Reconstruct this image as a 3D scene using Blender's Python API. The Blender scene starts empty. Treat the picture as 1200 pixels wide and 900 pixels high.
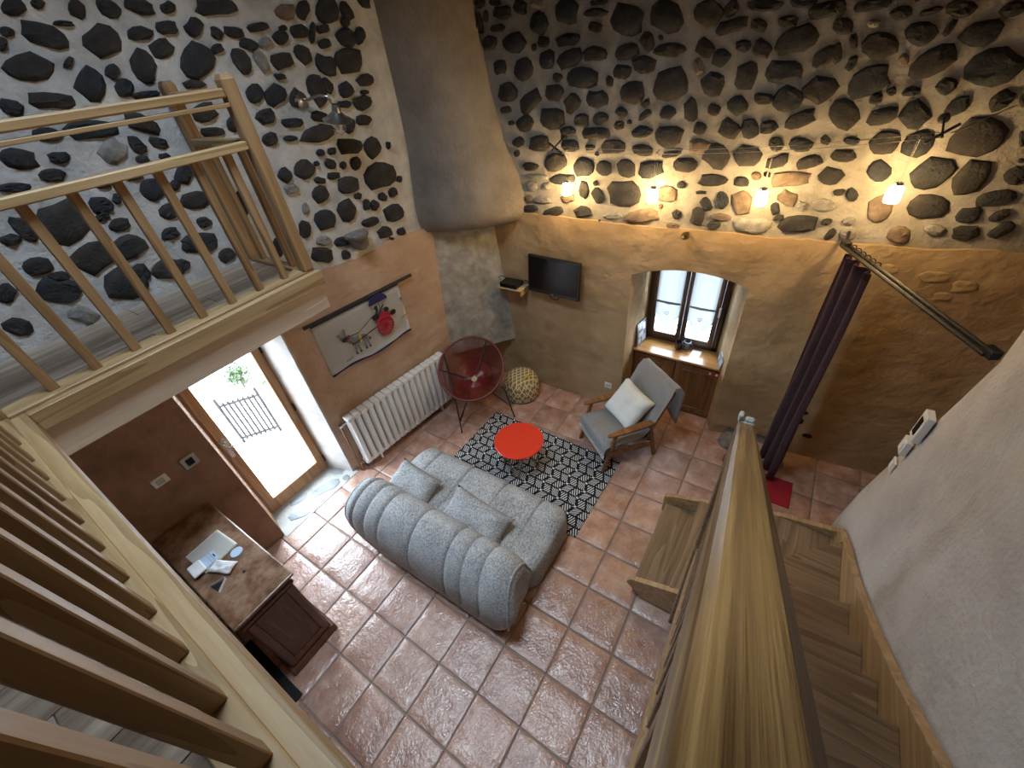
import bpy, bmesh, math, random
from mathutils import Vector, Matrix, Euler, noise

random.seed(7)
SC = bpy.context.scene
COL = SC.collection
PI = math.pi

# ------------------------------------------------------------------ camera
cam_data = bpy.data.cameras.new('camera')
cam_data.sensor_width = 36.0
cam_data.lens = 489.02 * 36.0 / 1200.0
cam_data.clip_start = 0.01
cam = bpy.data.objects.new('camera', cam_data)
COL.objects.link(cam)
_r = Vector((0.8359422, 0.5404318, -0.0955728)).normalized()
_f = Vector((-0.4692678, 0.6135526, -0.6350913)).normalized()
_u = _r.cross(_f)
cam.matrix_world = Matrix(((_r.x, _u.x, -_f.x, 0.6516), (_r.y, _u.y, -_f.y, -0.8230),
                           (_r.z, _u.z, -_f.z, 3.7673), (0, 0, 0, 1)))
SC.camera = cam

# ------------------------------------------------------------------ world, daylight, exposure
W = bpy.data.worlds.new('overcast_sky')
SC.world = W
W.use_nodes = True
bg = W.node_tree.nodes['Background']
bg.inputs[0].default_value = (0.70, 0.85, 1.0, 1)
bg.inputs[1].default_value = 17.0

def portal(loc, rot, sx, sy):
    l = bpy.data.lights.new('daylight_portal', 'AREA')
    l.shape = 'RECTANGLE'; l.size = sx; l.size_y = sy
    l.cycles.is_portal = True
    o = bpy.data.objects.new('daylight_portal', l)
    o.location = loc; o.rotation_euler = rot
    COL.objects.link(o)

SKY = (-1.8, -0.4, -0.8, 0.8)          # skylight x0,x1,y0,y1 in the ceiling
CEIL = 5.3
portal(((SKY[0]+SKY[1])/2, (SKY[2]+SKY[3])/2, CEIL+1.1), (0, 0, 0), SKY[1]-SKY[0], SKY[3]-SKY[2])
portal((-3.42, 0.125, 1.05), (0, -PI/2, 0), 2.1, 0.85)
portal((-0.16, 3.80, 1.30), (-PI/2, 0, 0), 0.9, 1.1)

SC.view_settings.view_transform = 'Standard'
SC.view_settings.look = 'None'
SC.view_settings.gamma = 1.0
SC.view_settings.use_curve_mapping = False
SC.view_settings.exposure = 0.8

# ------------------------------------------------------------------ materials
MATS = {}
class NT:
    def __init__(s, name):
        s.m = bpy.data.materials.new(name); s.m.use_nodes = True
        s.t = s.m.node_tree; s.n = s.t.nodes; s.l = s.t.links
        s.b = s.n['Principled BSDF']; s.out = s.n['Material Output']
        MATS[name] = s.m
    def node(s, typ, ins=None, **kw):
        n = s.n.new(typ)
        for k, v in kw.items(): setattr(n, k, v)
        for k, v in (ins or {}).items(): s.set(n, k, v)
        return n
    def set(s, n, k, v):
        i = n.inputs[k]
        if hasattr(v, 'is_linked') or isinstance(v, bpy.types.NodeSocket): s.l.new(v, i)
        else: i.default_value = v
    def math(s, op, a, b=0.0, c=None):
        n = s.node('ShaderNodeMath', operation=op)
        s.set(n, 0, a); s.set(n, 1, b)
        if c is not None: s.set(n, 2, c)
        return n.outputs[0]
    def coord(s, kind='Object'):
        return s.node('ShaderNodeTexCoord').outputs[kind]
    def mapping(s, vec, scale=(1, 1, 1), rot=(0, 0, 0), loc=(0, 0, 0)):
        n = s.node('ShaderNodeMapping'); s.l.new(vec, n.inputs[0])
        n.inputs['Scale'].default_value = scale; n.inputs['Rotation'].default_value = rot
        n.inputs['Location'].default_value = loc
        return n.outputs[0]
    def noise(s, vec, scale, detail=4, rough=0.55, out=0):
        n = s.node('ShaderNodeTexNoise'); s.l.new(vec, n.inputs['Vector'])
        n.inputs['Scale'].default_value = scale; n.inputs['Detail'].default_value = detail
        n.inputs['Roughness'].default_value = rough
        return n.outputs[out]
    def ramp(s, fac, stops):
        n = s.node('ShaderNodeValToRGB'); s.l.new(fac, n.inputs[0])
        e = n.color_ramp.elements
        while len(e) < len(stops): e.new(0.5)
        for x, (p, c) in zip(e, stops):
            x.position = p; x.color = tuple(c) + ((1,) if len(c) == 3 else ())
        return n.outputs[0]
    def mix(s, fac, a, b, blend='MIX'):
        n = s.node('ShaderNodeMix', data_type='RGBA', blend_type=blend)
        s.set(n, 0, fac)
        for k, v in ((6, a), (7, b)):
            if isinstance(v, (tuple, list)): n.inputs[k].default_value = tuple(v) + ((1,) if len(v) == 3 else ())
            else: s.l.new(v, n.inputs[k])
        return n.outputs[2]
    def bump(s, h, strength=0.3, dist=0.01, normal=None):
        n = s.node('ShaderNodeBump', ins={'Strength': strength, 'Distance': dist})
        s.l.new(h, n.inputs['Height'])
        if normal is not None: s.l.new(normal, n.inputs['Normal'])
        s.l.new(n.outputs[0], s.b.inputs['Normal'])
        return n.outputs[0]
    def base(s, c, rough=0.6, metal=0.0, spec=None):
        if isinstance(c, (tuple, list)): s.b.inputs['Base Color'].default_value = tuple(c) + ((1,) if len(c) == 3 else ())
        else: s.l.new(c, s.b.inputs['Base Color'])
        if isinstance(rough, (int, float)): s.b.inputs['Roughness'].default_value = rough
        else: s.l.new(rough, s.b.inputs['Roughness'])
        s.b.inputs['Metallic'].default_value = metal
        if spec is not None: s.b.inputs['Specular IOR Level'].default_value = spec

def m_mottle(name, cols, scale=3.0, rough=0.8, bump=0.3, bscale=30, dist=0.01, detail=5, spec=None, wave=0.0):
    t = NT(name); v = t.coord()
    n = t.noise(v, scale, detail, 0.6)
    k = len(cols)
    t.base(t.ramp(n, [(0.3 + 0.4 * i / max(1, k - 1), c) for i, c in enumerate(cols)]), rough, spec=spec)
    if bump:
        h = t.noise(v, bscale, 4, 0.6)
        if wave:
            h = t.math('MULTIPLY_ADD', t.noise(v, 5.0, 3, 0.5), wave, h)
        t.bump(h, bump, dist)
    return t.m

def m_plain(name, c, rough=0.5, metal=0.0, bump=0, bscale=80, spec=None):
    t = NT(name)
    v = t.coord()
    n = t.noise(v, 14, 3)
    c2 = tuple(x * 0.86 for x in c)
    t.base(t.mix(n, c2, c), rough, metal, spec)
    if bump: t.bump(t.noise(v, bscale, 3), bump, 0.004)
    return t.m

def m_wood(name, dark, mid, light, axis='y', rough=0.45, scale=1.0, ring=9.0, bump=0.12, along=0.06, prerot=None, spread=0.20):
    t = NT(name); v = t.coord()
    info = t.node('ShaderNodeObjectInfo').outputs['Random']
    st = {'x': (along, 1, 1), 'y': (1, along, 1), 'z': (1, 1, along)}[axis]
    off = t.node('ShaderNodeCombineXYZ', ins={0: t.math('MULTIPLY', info, 7.0), 1: t.math('MULTIPLY', info, 3.0), 2: info})
    add = t.node('ShaderNodeVectorMath', operation='ADD'); t.l.new(v, add.inputs[0]); t.l.new(off.outputs[0], add.inputs[1])
    src = add.outputs[0] if prerot is None else t.mapping(add.outputs[0], rot=prerot)
    mv = t.mapping(src, tuple(k * scale for k in st))
    n1 = t.noise(mv, 16, 6, 0.65)
    n2 = t.noise(mv, 60, 4, 0.7)
    n3 = t.noise(mv, 5, 3, 0.5)
    w = t.math('FRACT', t.math('MULTIPLY', n3, ring)) if ring else n3
    f = t.math('ADD', t.math('MULTIPLY', n1, 0.55), t.math('MULTIPLY', w, 0.22))
    f = t.math('ADD', f, t.math('MULTIPLY', n2, 0.25))
    f = t.math('ADD', f, t.math('MULTIPLY_ADD', info, 0.08, -0.04))
    t.base(t.ramp(f, [(0.52 - spread, dark), (0.52, mid), (0.52 + spread, light)]), rough)
    if bump: t.bump(n2, bump, 0.004)
    return t.m

# stone, mortar, plaster
t = NT('mortar'); v = t.coord()
n = t.noise(v, 5, 5, 0.6)
t.base(t.ramp(n, [(0.3, (0.38, 0.385, 0.385)), (0.5, (0.52, 0.525, 0.525)), (0.72, (0.64, 0.645, 0.645))]), 0.95, spec=0.1)
h = t.math('MULTIPLY_ADD', t.noise(v, 9, 4, 0.6), 1.4, t.noise(v, 45, 4, 0.7))
t.bump(h, 0.7, 0.02)

t = NT('mortar_tan_shaded'); v = t.coord()  # tan mortar, darkened in its colour for the back wall's weaker daylight
n = t.noise(v, 5, 5, 0.6)
t.base(t.ramp(n, [(0.3, (0.24, 0.22, 0.19)), (0.5, (0.34, 0.315, 0.275)), (0.72, (0.44, 0.41, 0.365))]), 0.95, spec=0.1)
h = t.math('MULTIPLY_ADD', t.noise(v, 9, 4, 0.6), 1.4, t.noise(v, 45, 4, 0.7))
t.bump(h, 0.7, 0.02)

t = NT('basalt'); v = t.coord()
rnd = t.node('ShaderNodeObjectInfo').outputs['Random']
n = t.noise(v, 9, 5, 0.65)
c = t.ramp(n, [(0.25, (0.016, 0.017, 0.020)), (0.55, (0.040, 0.040, 0.042)), (0.8, (0.080, 0.078, 0.075))])
tint = t.ramp(rnd, [(0.0, (0.80, 0.88, 1.0)), (0.45, (0.95, 0.95, 0.95)), (0.75, (1.05, 0.92, 0.82)), (1.0, (1.3, 1.22, 1.12))])
t.base(t.mix(1.0, c, tint, 'MULTIPLY'), 0.75, spec=0.3)
h = t.math('MULTIPLY_ADD', t.noise(v, 14, 3, 0.6), 1.6, t.noise(v, 60, 4, 0.7))
t.bump(h, 0.75, 0.015)
m_mottle('pale_stone', [(0.12, 0.115, 0.11), (0.23, 0.22, 0.205), (0.35, 0.335, 0.31)], 12, 0.85, 0.6, 50, 0.012)
m_mottle('brown_stone', [(0.08, 0.055, 0.04), (0.15, 0.11, 0.08), (0.23, 0.175, 0.13)], 12, 0.85, 0.6, 50, 0.012)
m_mottle('carved_stone', [(0.11, 0.10, 0.09), (0.2, 0.19, 0.17), (0.3, 0.28, 0.26)], 14, 0.9, 0.6, 50)

m_mottle('ochre_plaster', [(0.32, 0.215, 0.11), (0.41, 0.285, 0.155), (0.48, 0.345, 0.20)], 2.2, 0.85, 0.38, 26, 0.02, spec=0.15, wave=5.0)
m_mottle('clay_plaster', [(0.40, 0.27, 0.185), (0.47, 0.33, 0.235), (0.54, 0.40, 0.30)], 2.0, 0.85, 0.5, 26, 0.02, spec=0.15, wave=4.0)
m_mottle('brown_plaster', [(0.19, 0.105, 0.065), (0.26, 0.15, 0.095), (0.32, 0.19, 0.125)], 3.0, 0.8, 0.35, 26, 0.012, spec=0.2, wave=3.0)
m_mottle('grey_plaster', [(0.40, 0.365, 0.33), (0.50, 0.465, 0.43), (0.58, 0.55, 0.515)], 1.8, 0.9, 0.5, 40, 0.016, spec=0.1, wave=3.0)
m_mottle('hood_plaster', [(0.19, 0.165, 0.14), (0.26, 0.23, 0.20), (0.33, 0.295, 0.26)], 2.2, 0.9, 0.5, 30, 0.02, spec=0.1, wave=3.0)
m_mottle('cement', [(0.21, 0.20, 0.175), (0.33, 0.315, 0.28), (0.46, 0.44, 0.40)], 7, 0.9, 0.4, 30, 0.012, spec=0.1)
m_mottle('white_plaster', [(0.40, 0.365, 0.34), (0.50, 0.465, 0.435), (0.58, 0.55, 0.52)], 4, 0.9, 0.4, 40, 0.01, spec=0.1)
m_mottle('threshold_mortar', [(0.30, 0.29, 0.27), (0.40, 0.39, 0.36), (0.48, 0.47, 0.44)], 6, 0.8, 0.5, 40, 0.01)
m_mottle('threshold_stone', [(0.14, 0.155, 0.16), (0.24, 0.25, 0.25), (0.34, 0.34, 0.33)], 5, 0.6, 0.5, 30, 0.012)
m_plain('grout', (0.27, 0.235, 0.205), 0.85, bump=0.3)

# terracotta tile
t = NT('terracotta'); v = t.coord()
rnd = t.node('ShaderNodeObjectInfo').outputs['Random']
off = t.node('ShaderNodeCombineXYZ', ins={0: t.math('MULTIPLY', rnd, 37.0), 1: t.math('MULTIPLY', rnd, 19.0), 2: rnd})
add = t.node('ShaderNodeVectorMath', operation='ADD'); t.l.new(v, add.inputs[0]); t.l.new(off.outputs[0], add.inputs[1])
vv = add.outputs[0]
n = t.noise(vv, 6.5, 6, 0.62)
c = t.ramp(n, [(0.26, (0.27, 0.14, 0.098)), (0.44, (0.40, 0.225, 0.165)), (0.58, (0.485, 0.305, 0.235)), (0.76, (0.62, 0.48, 0.41))])
tint = t.ramp(rnd, [(0.0, (0.86, 0.83, 0.82)), (0.5, (1, 1, 1)), (1.0, (1.10, 1.08, 1.06))])
c = t.mix(1.0, c, tint, 'MULTIPLY')
t.base(c, t.ramp(t.noise(vv, 10, 3), [(0.3, (0.13,) * 3), (0.7, (0.27,) * 3)]), spec=0.85)
h = t.math('MULTIPLY_ADD', t.noise(vv, 13, 4, 0.55), 2.2, t.noise(vv, 55, 3, 0.6))
t.bump(h, 0.26, 0.02)

# woods
m_wood('pine', (0.20, 0.12, 0.05), (0.33, 0.215, 0.10), (0.45, 0.325, 0.175), 'y', 0.5)
m_wood('pine_x', (0.20, 0.12, 0.05), (0.33, 0.215, 0.10), (0.45, 0.325, 0.175), 'x', 0.5)
m_wood('pine_z', (0.17, 0.092, 0.037), (0.275, 0.165, 0.075), (0.37, 0.24, 0.12), 'z', 0.5)
m_wood('handrail_oak', (0.06, 0.026, 0.007), (0.185, 0.105, 0.036), (0.36, 0.235, 0.10), 'y', 0.36, scale=3.4, spread=0.085, ring=0, bump=0.25, along=0.016, prerot=(math.radians(37.2), 0, 0))
m_wood('stair_oak', (0.11, 0.065, 0.035), (0.20, 0.13, 0.075), (0.31, 0.21, 0.13), 'x', 0.42)
m_wood('stair_oak_y', (0.11, 0.065, 0.035), (0.20, 0.13, 0.075), (0.31, 0.21, 0.13), 'y', 0.42)
m_wood('stringer_wood', (0.24, 0.14, 0.06), (0.36, 0.23, 0.11), (0.48, 0.33, 0.18), 'y', 0.45)
m_wood('beam_wood', (0.46, 0.365, 0.27), (0.58, 0.48, 0.375), (0.68, 0.58, 0.48), 'y', 0.6, ring=3)
m_wood('laminate', (0.15, 0.105, 0.075), (0.30, 0.225, 0.165), (0.48, 0.39, 0.31), 'y', 0.45, ring=0, spread=0.12)
m_wood('door_oak', (0.26, 0.125, 0.045), (0.38, 0.20, 0.08), (0.47, 0.27, 0.125), 'z', 0.4)
m_wood('cabinet_wood', (0.10, 0.038, 0.012), (0.175, 0.075, 0.026), (0.25, 0.12, 0.045), 'z', 0.38)
m_wood('cabinet_top_wood', (0.26, 0.12, 0.035), (0.38, 0.19, 0.06), (0.48, 0.26, 0.09), 'x', 0.22)
m_wood('window_wood', (0.045, 0.022, 0.012), (0.075, 0.038, 0.02), (0.11, 0.06, 0.032), 'z', 0.4)
m_wood('teak', (0.10, 0.04, 0.014), (0.20, 0.085, 0.028), (0.30, 0.145, 0.055), 'x', 0.35)
m_wood('mahogany', (0.055, 0.018, 0.009), (0.105, 0.038, 0.018), (0.16, 0.065, 0.032), 'z', 0.3)
m_wood('light_board', (0.42, 0.28, 0.13), (0.55, 0.40, 0.21), (0.65, 0.50, 0.30), 'x', 0.5)
m_wood('ceiling_wood', (0.05, 0.03, 0.018), (0.085, 0.055, 0.033), (0.12, 0.08, 0.05), 'y', 0.6)  # unseen ceiling, toned dark to cut bounce onto the upper walls
m_wood('table_rod', (0.10, 0.07, 0.05), (0.16, 0.11, 0.08), (0.22, 0.16, 0.12), 'z', 0.45)
t = NT('worn_veneer'); v = t.coord()
n = t.noise(v, 7, 7, 0.68)
t.base(t.ramp(n, [(0.28, (0.06, 0.025, 0.012)), (0.45, (0.17, 0.085, 0.045)), (0.6, (0.30, 0.19, 0.125)), (0.8, (0.42, 0.31, 0.24))]), 0.28)
t.bump(t.noise(v, 30, 4), 0.12, 0.01)

# fabrics
def m_fabric(name, c1, c2, scale=260, rough=0.95, bump=0.5):
    t = NT(name); v = t.coord()
    mv = t.mapping(v, (1, 0.45, 1), (0, 0, 0.5))
    n = t.noise(mv, scale, 2, 0.7); n2 = t.noise(v, 5, 3)
    f = t.math('MULTIPLY_ADD', n2, 0.25, t.math('MULTIPLY', n, 0.85))
    t.base(t.ramp(f, [(0.36, c1), (0.72, c2)]), rough, spec=0.15)
    t.bump(n, bump, 0.004)
    return t.m
m_fabric('sofa_fabric', (0.14, 0.142, 0.145), (0.56, 0.56, 0.555), 110)
m_fabric('cushion_fabric', (0.12, 0.125, 0.125), (0.38, 0.38, 0.37), 130)
m_fabric('throw_wool', (0.33, 0.325, 0.32), (0.54, 0.53, 0.52), 200)
m_fabric('chair_pad', (0.02, 0.022, 0.026), (0.04, 0.042, 0.046), 200)
m_fabric('pillow_linen', (0.56, 0.57, 0.54), (0.74, 0.75, 0.72), 180, bump=0.25)
m_fabric('curtain_velvet', (0.11, 0.065, 0.072), (0.18, 0.11, 0.12), 120)
m_fabric('canvas', (0.68, 0.67, 0.63), (0.84, 0.83, 0.79), 200, bump=0.3)
m_fabric('red_mat', (0.22, 0.012, 0.02), (0.34, 0.025, 0.035), 150)
m_fabric('floor_shade_black', (0.012, 0.012, 0.012), (0.03, 0.03, 0.03), 120)

# rug: zigzag columns of chevron stripes
t = NT('rug_weave'); v = t.coord()
sep = t.node('ShaderNodeSeparateXYZ'); t.l.new(v, sep.inputs[0]); X, Y = sep.outputs[0], sep.outputs[1]
Q, P_, AMP = 0.212, 0.205, 0.045
tri = t.math('PINGPONG', Y, Q / 2)
zig = t.math('MULTIPLY', tri, AMP / (Q / 2))
u = t.math('ADD', t.math('ADD', X, zig), 20.0)
col = t.math('FRACT', t.math('DIVIDE', u, P_))
half = t.math('ABSOLUTE', t.math('SUBTRACT', col, 0.5))
sc_ = t.math('DIVIDE', t.math('ADD', t.math('ADD', Y, 20.0), t.math('MULTIPLY', half, P_ * 1.15)), 0.030)
stripe = t.math('GREATER_THAN', t.math('FRACT', sc_), 0.56)
notedge = t.math('LESS_THAN', half, 0.42)
notmid = t.math('GREATER_THAN', half, 0.05)
blk = t.math('FRACT', t.math('DIVIDE', t.math('ADD', Y, 20.0), Q / 2))
bar = t.math('GREATER_THAN', t.math('ABSOLUTE', t.math('SUBTRACT', blk, 0.5)), 0.09)
white = t.math('MULTIPLY', t.math('MULTIPLY', stripe, notedge), t.math('MULTIPLY', notmid, bar))
node_a = t.math('LESS_THAN', t.math('ABSOLUTE', t.math('SUBTRACT', blk, 0.5)), 0.10)
node_b = t.math('GREATER_THAN', half, 0.44)
white = t.math('MAXIMUM', white, t.math('MULTIPLY', node_a, node_b))
t.base(t.mix(white, (0.012, 0.014, 0.022), (0.66, 0.66, 0.63)), 0.95, spec=0.1)
t.bump(t.noise(v, 300, 2), 0.3, 0.003)

# pouf knit: yellow with white zigzag
t = NT('pouf_knit'); v = t.coord()
sep = t.node('ShaderNodeSeparateXYZ'); t.l.new(v, sep.inputs[0])
ang = t.math('MULTIPLY', t.math('ARCTAN2', sep.outputs[1], sep.outputs[0]), 13 / (2 * PI))
rad = t.math('SQRT', t.math('ADD', t.math('POWER', sep.outputs[0], 2.0), t.math('POWER', sep.outputs[1], 2.0)))
side = t.math('LESS_THAN', sep.outputs[2], 0.30)
cz = t.math('MULTIPLY', sep.outputs[2], 9.0)
d1 = t.math('PINGPONG', t.math('ADD', ang, 40.0), 0.5)
z1 = t.math('FRACT', t.math('ADD', cz, t.math('MULTIPLY', d1, 1.6)))
z2 = t.math('FRACT', t.math('SUBTRACT', cz, t.math('MULTIPLY', d1, 1.6)))
s_line = t.math('MAXIMUM', t.math('LESS_THAN', z1, 0.22), t.math('LESS_THAN', z2, 0.22))
px_ = t.math('MULTIPLY', sep.outputs[0], 8.0); py_ = t.math('MULTIPLY', sep.outputs[1], 5.0)
zz = t.math('PINGPONG', t.math('ADD', px_, 40.0), 0.5)
t1 = t.math('FRACT', t.math('ADD', t.math('MULTIPLY', py_, 2.0), t.math('MULTIPLY', zz, 2.0)))
t2 = t.math('FRACT', t.math('SUBTRACT', t.math('MULTIPLY', py_, 2.0), t.math('MULTIPLY', zz, 2.0)))
t_line = t.math('MAXIMUM', t.math('LESS_THAN', t1, 0.2), t.math('LESS_THAN', t2, 0.2))
ln = t.mix(side, t_line, s_line)
t.base(t.mix(ln, (0.30, 0.20, 0.045), (0.68, 0.63, 0.50)), 0.9, spec=0.1)
t.bump(t.noise(v, 150, 2), 0.4, 0.005)

# simple ones
m_plain('red_lacquer', (0.72, 0.045, 0.018), 0.35)
m_plain('radiator_white', (0.78, 0.78, 0.76), 0.35)
m_plain('white_plastic', (0.74, 0.73, 0.70), 0.4)
m_plain('black_plastic', (0.012, 0.012, 0.013), 0.3)
m_plain('screen_black', (0.004, 0.004, 0.005), 0.22, spec=0.25)
m_plain('screen_grey', (0.30, 0.31, 0.31), 0.2)
m_plain('grey_plastic', (0.42, 0.42, 0.41), 0.4)
m_plain('chrome', (0.75, 0.75, 0.75), 0.15, 1.0)
m_plain('galvanised', (0.55, 0.57, 0.58), 0.28, 1.0)
m_plain('dark_iron', (0.013, 0.012, 0.011), 0.45, 0.0)
m_plain('brass', (0.42, 0.28, 0.10), 0.3, 1.0)
m_plain('burgundy_cord', (0.16, 0.02, 0.018), 0.4)
m_plain('burgundy_ring', (0.15, 0.025, 0.02), 0.4)
m_plain('beige_hub', (0.45, 0.36, 0.25), 0.6)
m_plain('paper', (0.80, 0.81, 0.82), 0.7)
m_plain('paper_blue', (0.50, 0.62, 0.80), 0.5)
m_plain('ink_grey', (0.20, 0.21, 0.22), 0.7)
m_plain('ink_black', (0.012, 0.012, 0.014), 0.8)
m_plain('navy_cloth', (0.02, 0.022, 0.10), 0.9)
m_plain('donkey_grey', (0.19, 0.195, 0.195), 0.9)
m_plain('wheel_red', (0.42, 0.012, 0.03), 0.8)
m_plain('strap_yellow', (0.65, 0.50, 0.06), 0.8)
m_plain('sticker_red', (0.45, 0.04, 0.03), 0.5)
m_plain('mug_black', (0.02, 0.022, 0.026), 0.25)
m_plain('mug_grey', (0.20, 0.24, 0.27), 0.3)
m_plain('tablet_case', (0.47, 0.46, 0.43), 0.6)
m_plain('tablet_edge', (0.72, 0.69, 0.62), 0.6)
m_plain('printed_photo', (0.12, 0.12, 0.13), 0.4)
m_plain('printed_photo_light', (0.45, 0.45, 0.46), 0.4)
m_plain('leaf_green', (0.045, 0.07, 0.02), 0.7)
m_plain('pavement', (0.62, 0.58, 0.55), 0.9, bump=0.3)
m_plain('gate_iron', (0.02, 0.014, 0.013), 0.8)
m_plain('porous_white', (0.52, 0.53, 0.48), 0.8, bump=0.4, bscale=40)
m_plain('steel_cable', (0.35, 0.33, 0.30), 0.35, 0.9)

t = NT('pane_glass')
tr = t.node('ShaderNodeBsdfTransparent'); gl = t.node('ShaderNodeBsdfGlossy'); gl.inputs['Roughness'].default_value = 0.02
mx = t.node('ShaderNodeMixShader'); mx.inputs[0].default_value = 0.06
t.l.new(tr.outputs[0], mx.inputs[1]); t.l.new(gl.outputs[0], mx.inputs[2]); t.l.new(mx.outputs[0], t.out.inputs[0])
t = NT('clear_shade')
tr = t.node('ShaderNodeBsdfTransparent'); gl = t.node('ShaderNodeBsdfGlossy'); gl.inputs['Roughness'].default_value = 0.05
mx = t.node('ShaderNodeMixShader'); mx.inputs[0].default_value = 0.25
t.l.new(tr.outputs[0], mx.inputs[1]); t.l.new(gl.outputs[0], mx.inputs[2]); t.l.new(mx.outputs[0], t.out.inputs[0])
t = NT('sheer_linen')
df = t.node('ShaderNodeBsdfDiffuse'); df.inputs[0].default_value = (0.82, 0.83, 0.83, 1)
tl = t.node('ShaderNodeBsdfTranslucent'); tl.inputs[0].default_value = (0.075, 0.078, 0.08, 1)
mx = t.node('ShaderNodeMixShader'); mx.inputs[0].default_value = 0.6
tr = t.node('ShaderNodeBsdfTransparent'); m2 = t.node('ShaderNodeMixShader'); m2.inputs[0].default_value = 0.01
t.l.new(df.outputs[0], mx.inputs[1]); t.l.new(tl.outputs[0], mx.inputs[2])
t.l.new(mx.outputs[0], m2.inputs[1]); t.l.new(tr.outputs[0], m2.inputs[2]); t.l.new(m2.outputs[0], t.out.inputs[0])
t = NT('lamp_glow')
em = t.node('ShaderNodeEmission'); em.inputs[0].default_value = (1.0, 0.66, 0.28, 1); em.inputs[1].default_value = 100.0
t.l.new(em.outputs[0], t.out.inputs[0])

# ------------------------------------------------------------------ mesh helpers
class B:
    def __init__(s): s.bm = bmesh.new()
    def _merge(s, tmp, M=None):
        if M is not None: bmesh.ops.transform(tmp, matrix=M, verts=tmp.verts)
        me = bpy.data.meshes.new('tmp'); tmp.to_mesh(me); tmp.free()
        s.bm.from_mesh(me); bpy.data.meshes.remove(me)
    def box(s, c, size, rot=(0, 0, 0), bev=0.0, seg=1):
        t = bmesh.new(); bmesh.ops.create_cube(t, size=1.0)
        bmesh.ops.scale(t, vec=size, verts=t.verts)
        if bev > 0:
            bmesh.ops.bevel(t, geom=list(t.edges), offset=min(bev, min(size) * 0.45), segments=seg, affect='EDGES', profile=0.5)
        s._merge(t, Matrix.Translation(c) @ Euler(rot).to_matrix().to_4x4())
        return s
    def b2(s, x0, x1, y0, y1, z0, z1, bev=0.0, seg=1):
        return s.box(((x0 + x1) / 2, (y0 + y1) / 2, (z0 + z1) / 2), (abs(x1 - x0), abs(y1 - y0), abs(z1 - z0)), bev=bev, seg=seg)
    def beam(s, p0, p1, w, h, bev=0.0, up=(0, 0, 1), seg=1):
        p0, p1 = Vector(p0), Vector(p1); d = p1 - p0; L = d.length; d.normalize()
        u = Vector(up); x = u.cross(d)
        if x.length < 1e-4: x = Vector((1, 0, 0))
        x.normalize(); z = d.cross(x)
        t = bmesh.new(); bmesh.ops.create_cube(t, size=1.0)
        bmesh.ops.scale(t, vec=(w, L, h), verts=t.verts)
        if bev > 0: bmesh.ops.bevel(t, geom=list(t.edges), offset=min(bev, min(w, h) * 0.45), segments=seg, affect='EDGES', profile=0.5)
        M = Matrix(((x.x, d.x, z.x, 0), (x.y, d.y, z.y, 0), (x.z, d.z, z.z, 0), (0, 0, 0, 1)))
        s._merge(t, Matrix.Translation((p0 + p1) / 2) @ M)
        return s
    def cyl(s, p0, p1, r, r2=None, n=12):
        return s.tube([p0, p1], [r, r if r2 is None else r2], n)
    def tube(s, pts, r, n=8, closed=False):
        pts = [Vector(p) for p in pts]; k = len(pts)
        rr = r if isinstance(r, (list, tuple)) else [r] * k
        rings = []; prev = None
        for i, p in enumerate(pts):
            if closed: d = pts[(i + 1) % k] - pts[i - 1]
            else: d = pts[min(i + 1, k - 1)] - pts[max(i - 1, 0)]
            d.normalize()
            if prev is None:
                a = d.orthogonal().normalized()
            else:
                a = prev - d * prev.dot(d)
                a = a.normalized() if a.length > 1e-6 else d.orthogonal().normalized()
            prev = a; b = d.cross(a)
            rings.append([s.bm.verts.new(p + (a * math.cos(2 * PI * j / n) + b * math.sin(2 * PI * j / n)) * rr[i]) for j in range(n)])
        m = k if closed else k - 1
        for i in range(m):
            A, C = rings[i], rings[(i + 1) % k]
            for j in range(n):
                s.bm.faces.new((A[j], A[(j + 1) % n], C[(j + 1) % n], C[j]))
        if not closed:
            s.bm.faces.new(list(reversed(rings[0]))); s.bm.faces.new(rings[-1])
        return s
    def lathe(s, prof, c=(0, 0, 0), n=20, M=None, cap=True):
        rings = []
        c = Vector(c)
        for r, z in prof:
            ring = []
            for j in range(n):
                p = Vector((r * math.cos(2 * PI * j / n), r * math.sin(2 * PI * j / n), z))
                if M is not None: p = M @ p
                ring.append(s.bm.verts.new(p + c))
            rings.append(ring)
        for A, C in zip(rings, rings[1:]):
            for j in range(n): s.bm.faces.new((A[j], A[(j + 1) % n], C[(j + 1) % n], C[j]))
        if cap:
            s.bm.faces.new(list(reversed(rings[0]))); s.bm.faces.new(rings[-1])
        return s
    def prism(s, poly, z0, z1, M=None):
        """poly: list of (x,y) ccw, extruded along z"""
        f = lambda x, y, z: (M @ Vector((x, y, z))) if M is not None else Vector((x, y, z))
        lo = [s.bm.verts.new(f(x, y, z0)) for x, y in poly]; hi = [s.bm.verts.new(f(x, y, z1)) for x, y in poly]
        n = len(poly)
        s.bm.faces.new(list(reversed(lo))); s.bm.faces.new(hi)
        for i in range(n): s.bm.faces.new((lo[i], lo[(i + 1) % n], hi[(i + 1) % n], hi[i]))
        return s
    def grid(s, rows, closed_u=False, closed_v=False):
        """rows: list of rows of points -> quads"""
        V = [[s.bm.verts.new(p) for p in r] for r in rows]
        nr, nc = len(V), len(V[0])
        for i in range(nr if closed_v else nr - 1):
            for j in range(nc if closed_u else nc - 1):
                q = (V[i][j], V[i][(j + 1) % nc], V[(i + 1) % nr][(j + 1) % nc], V[(i + 1) % nr][j])
                try: s.bm.faces.new(q)
                except ValueError: pass
        return V
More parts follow.
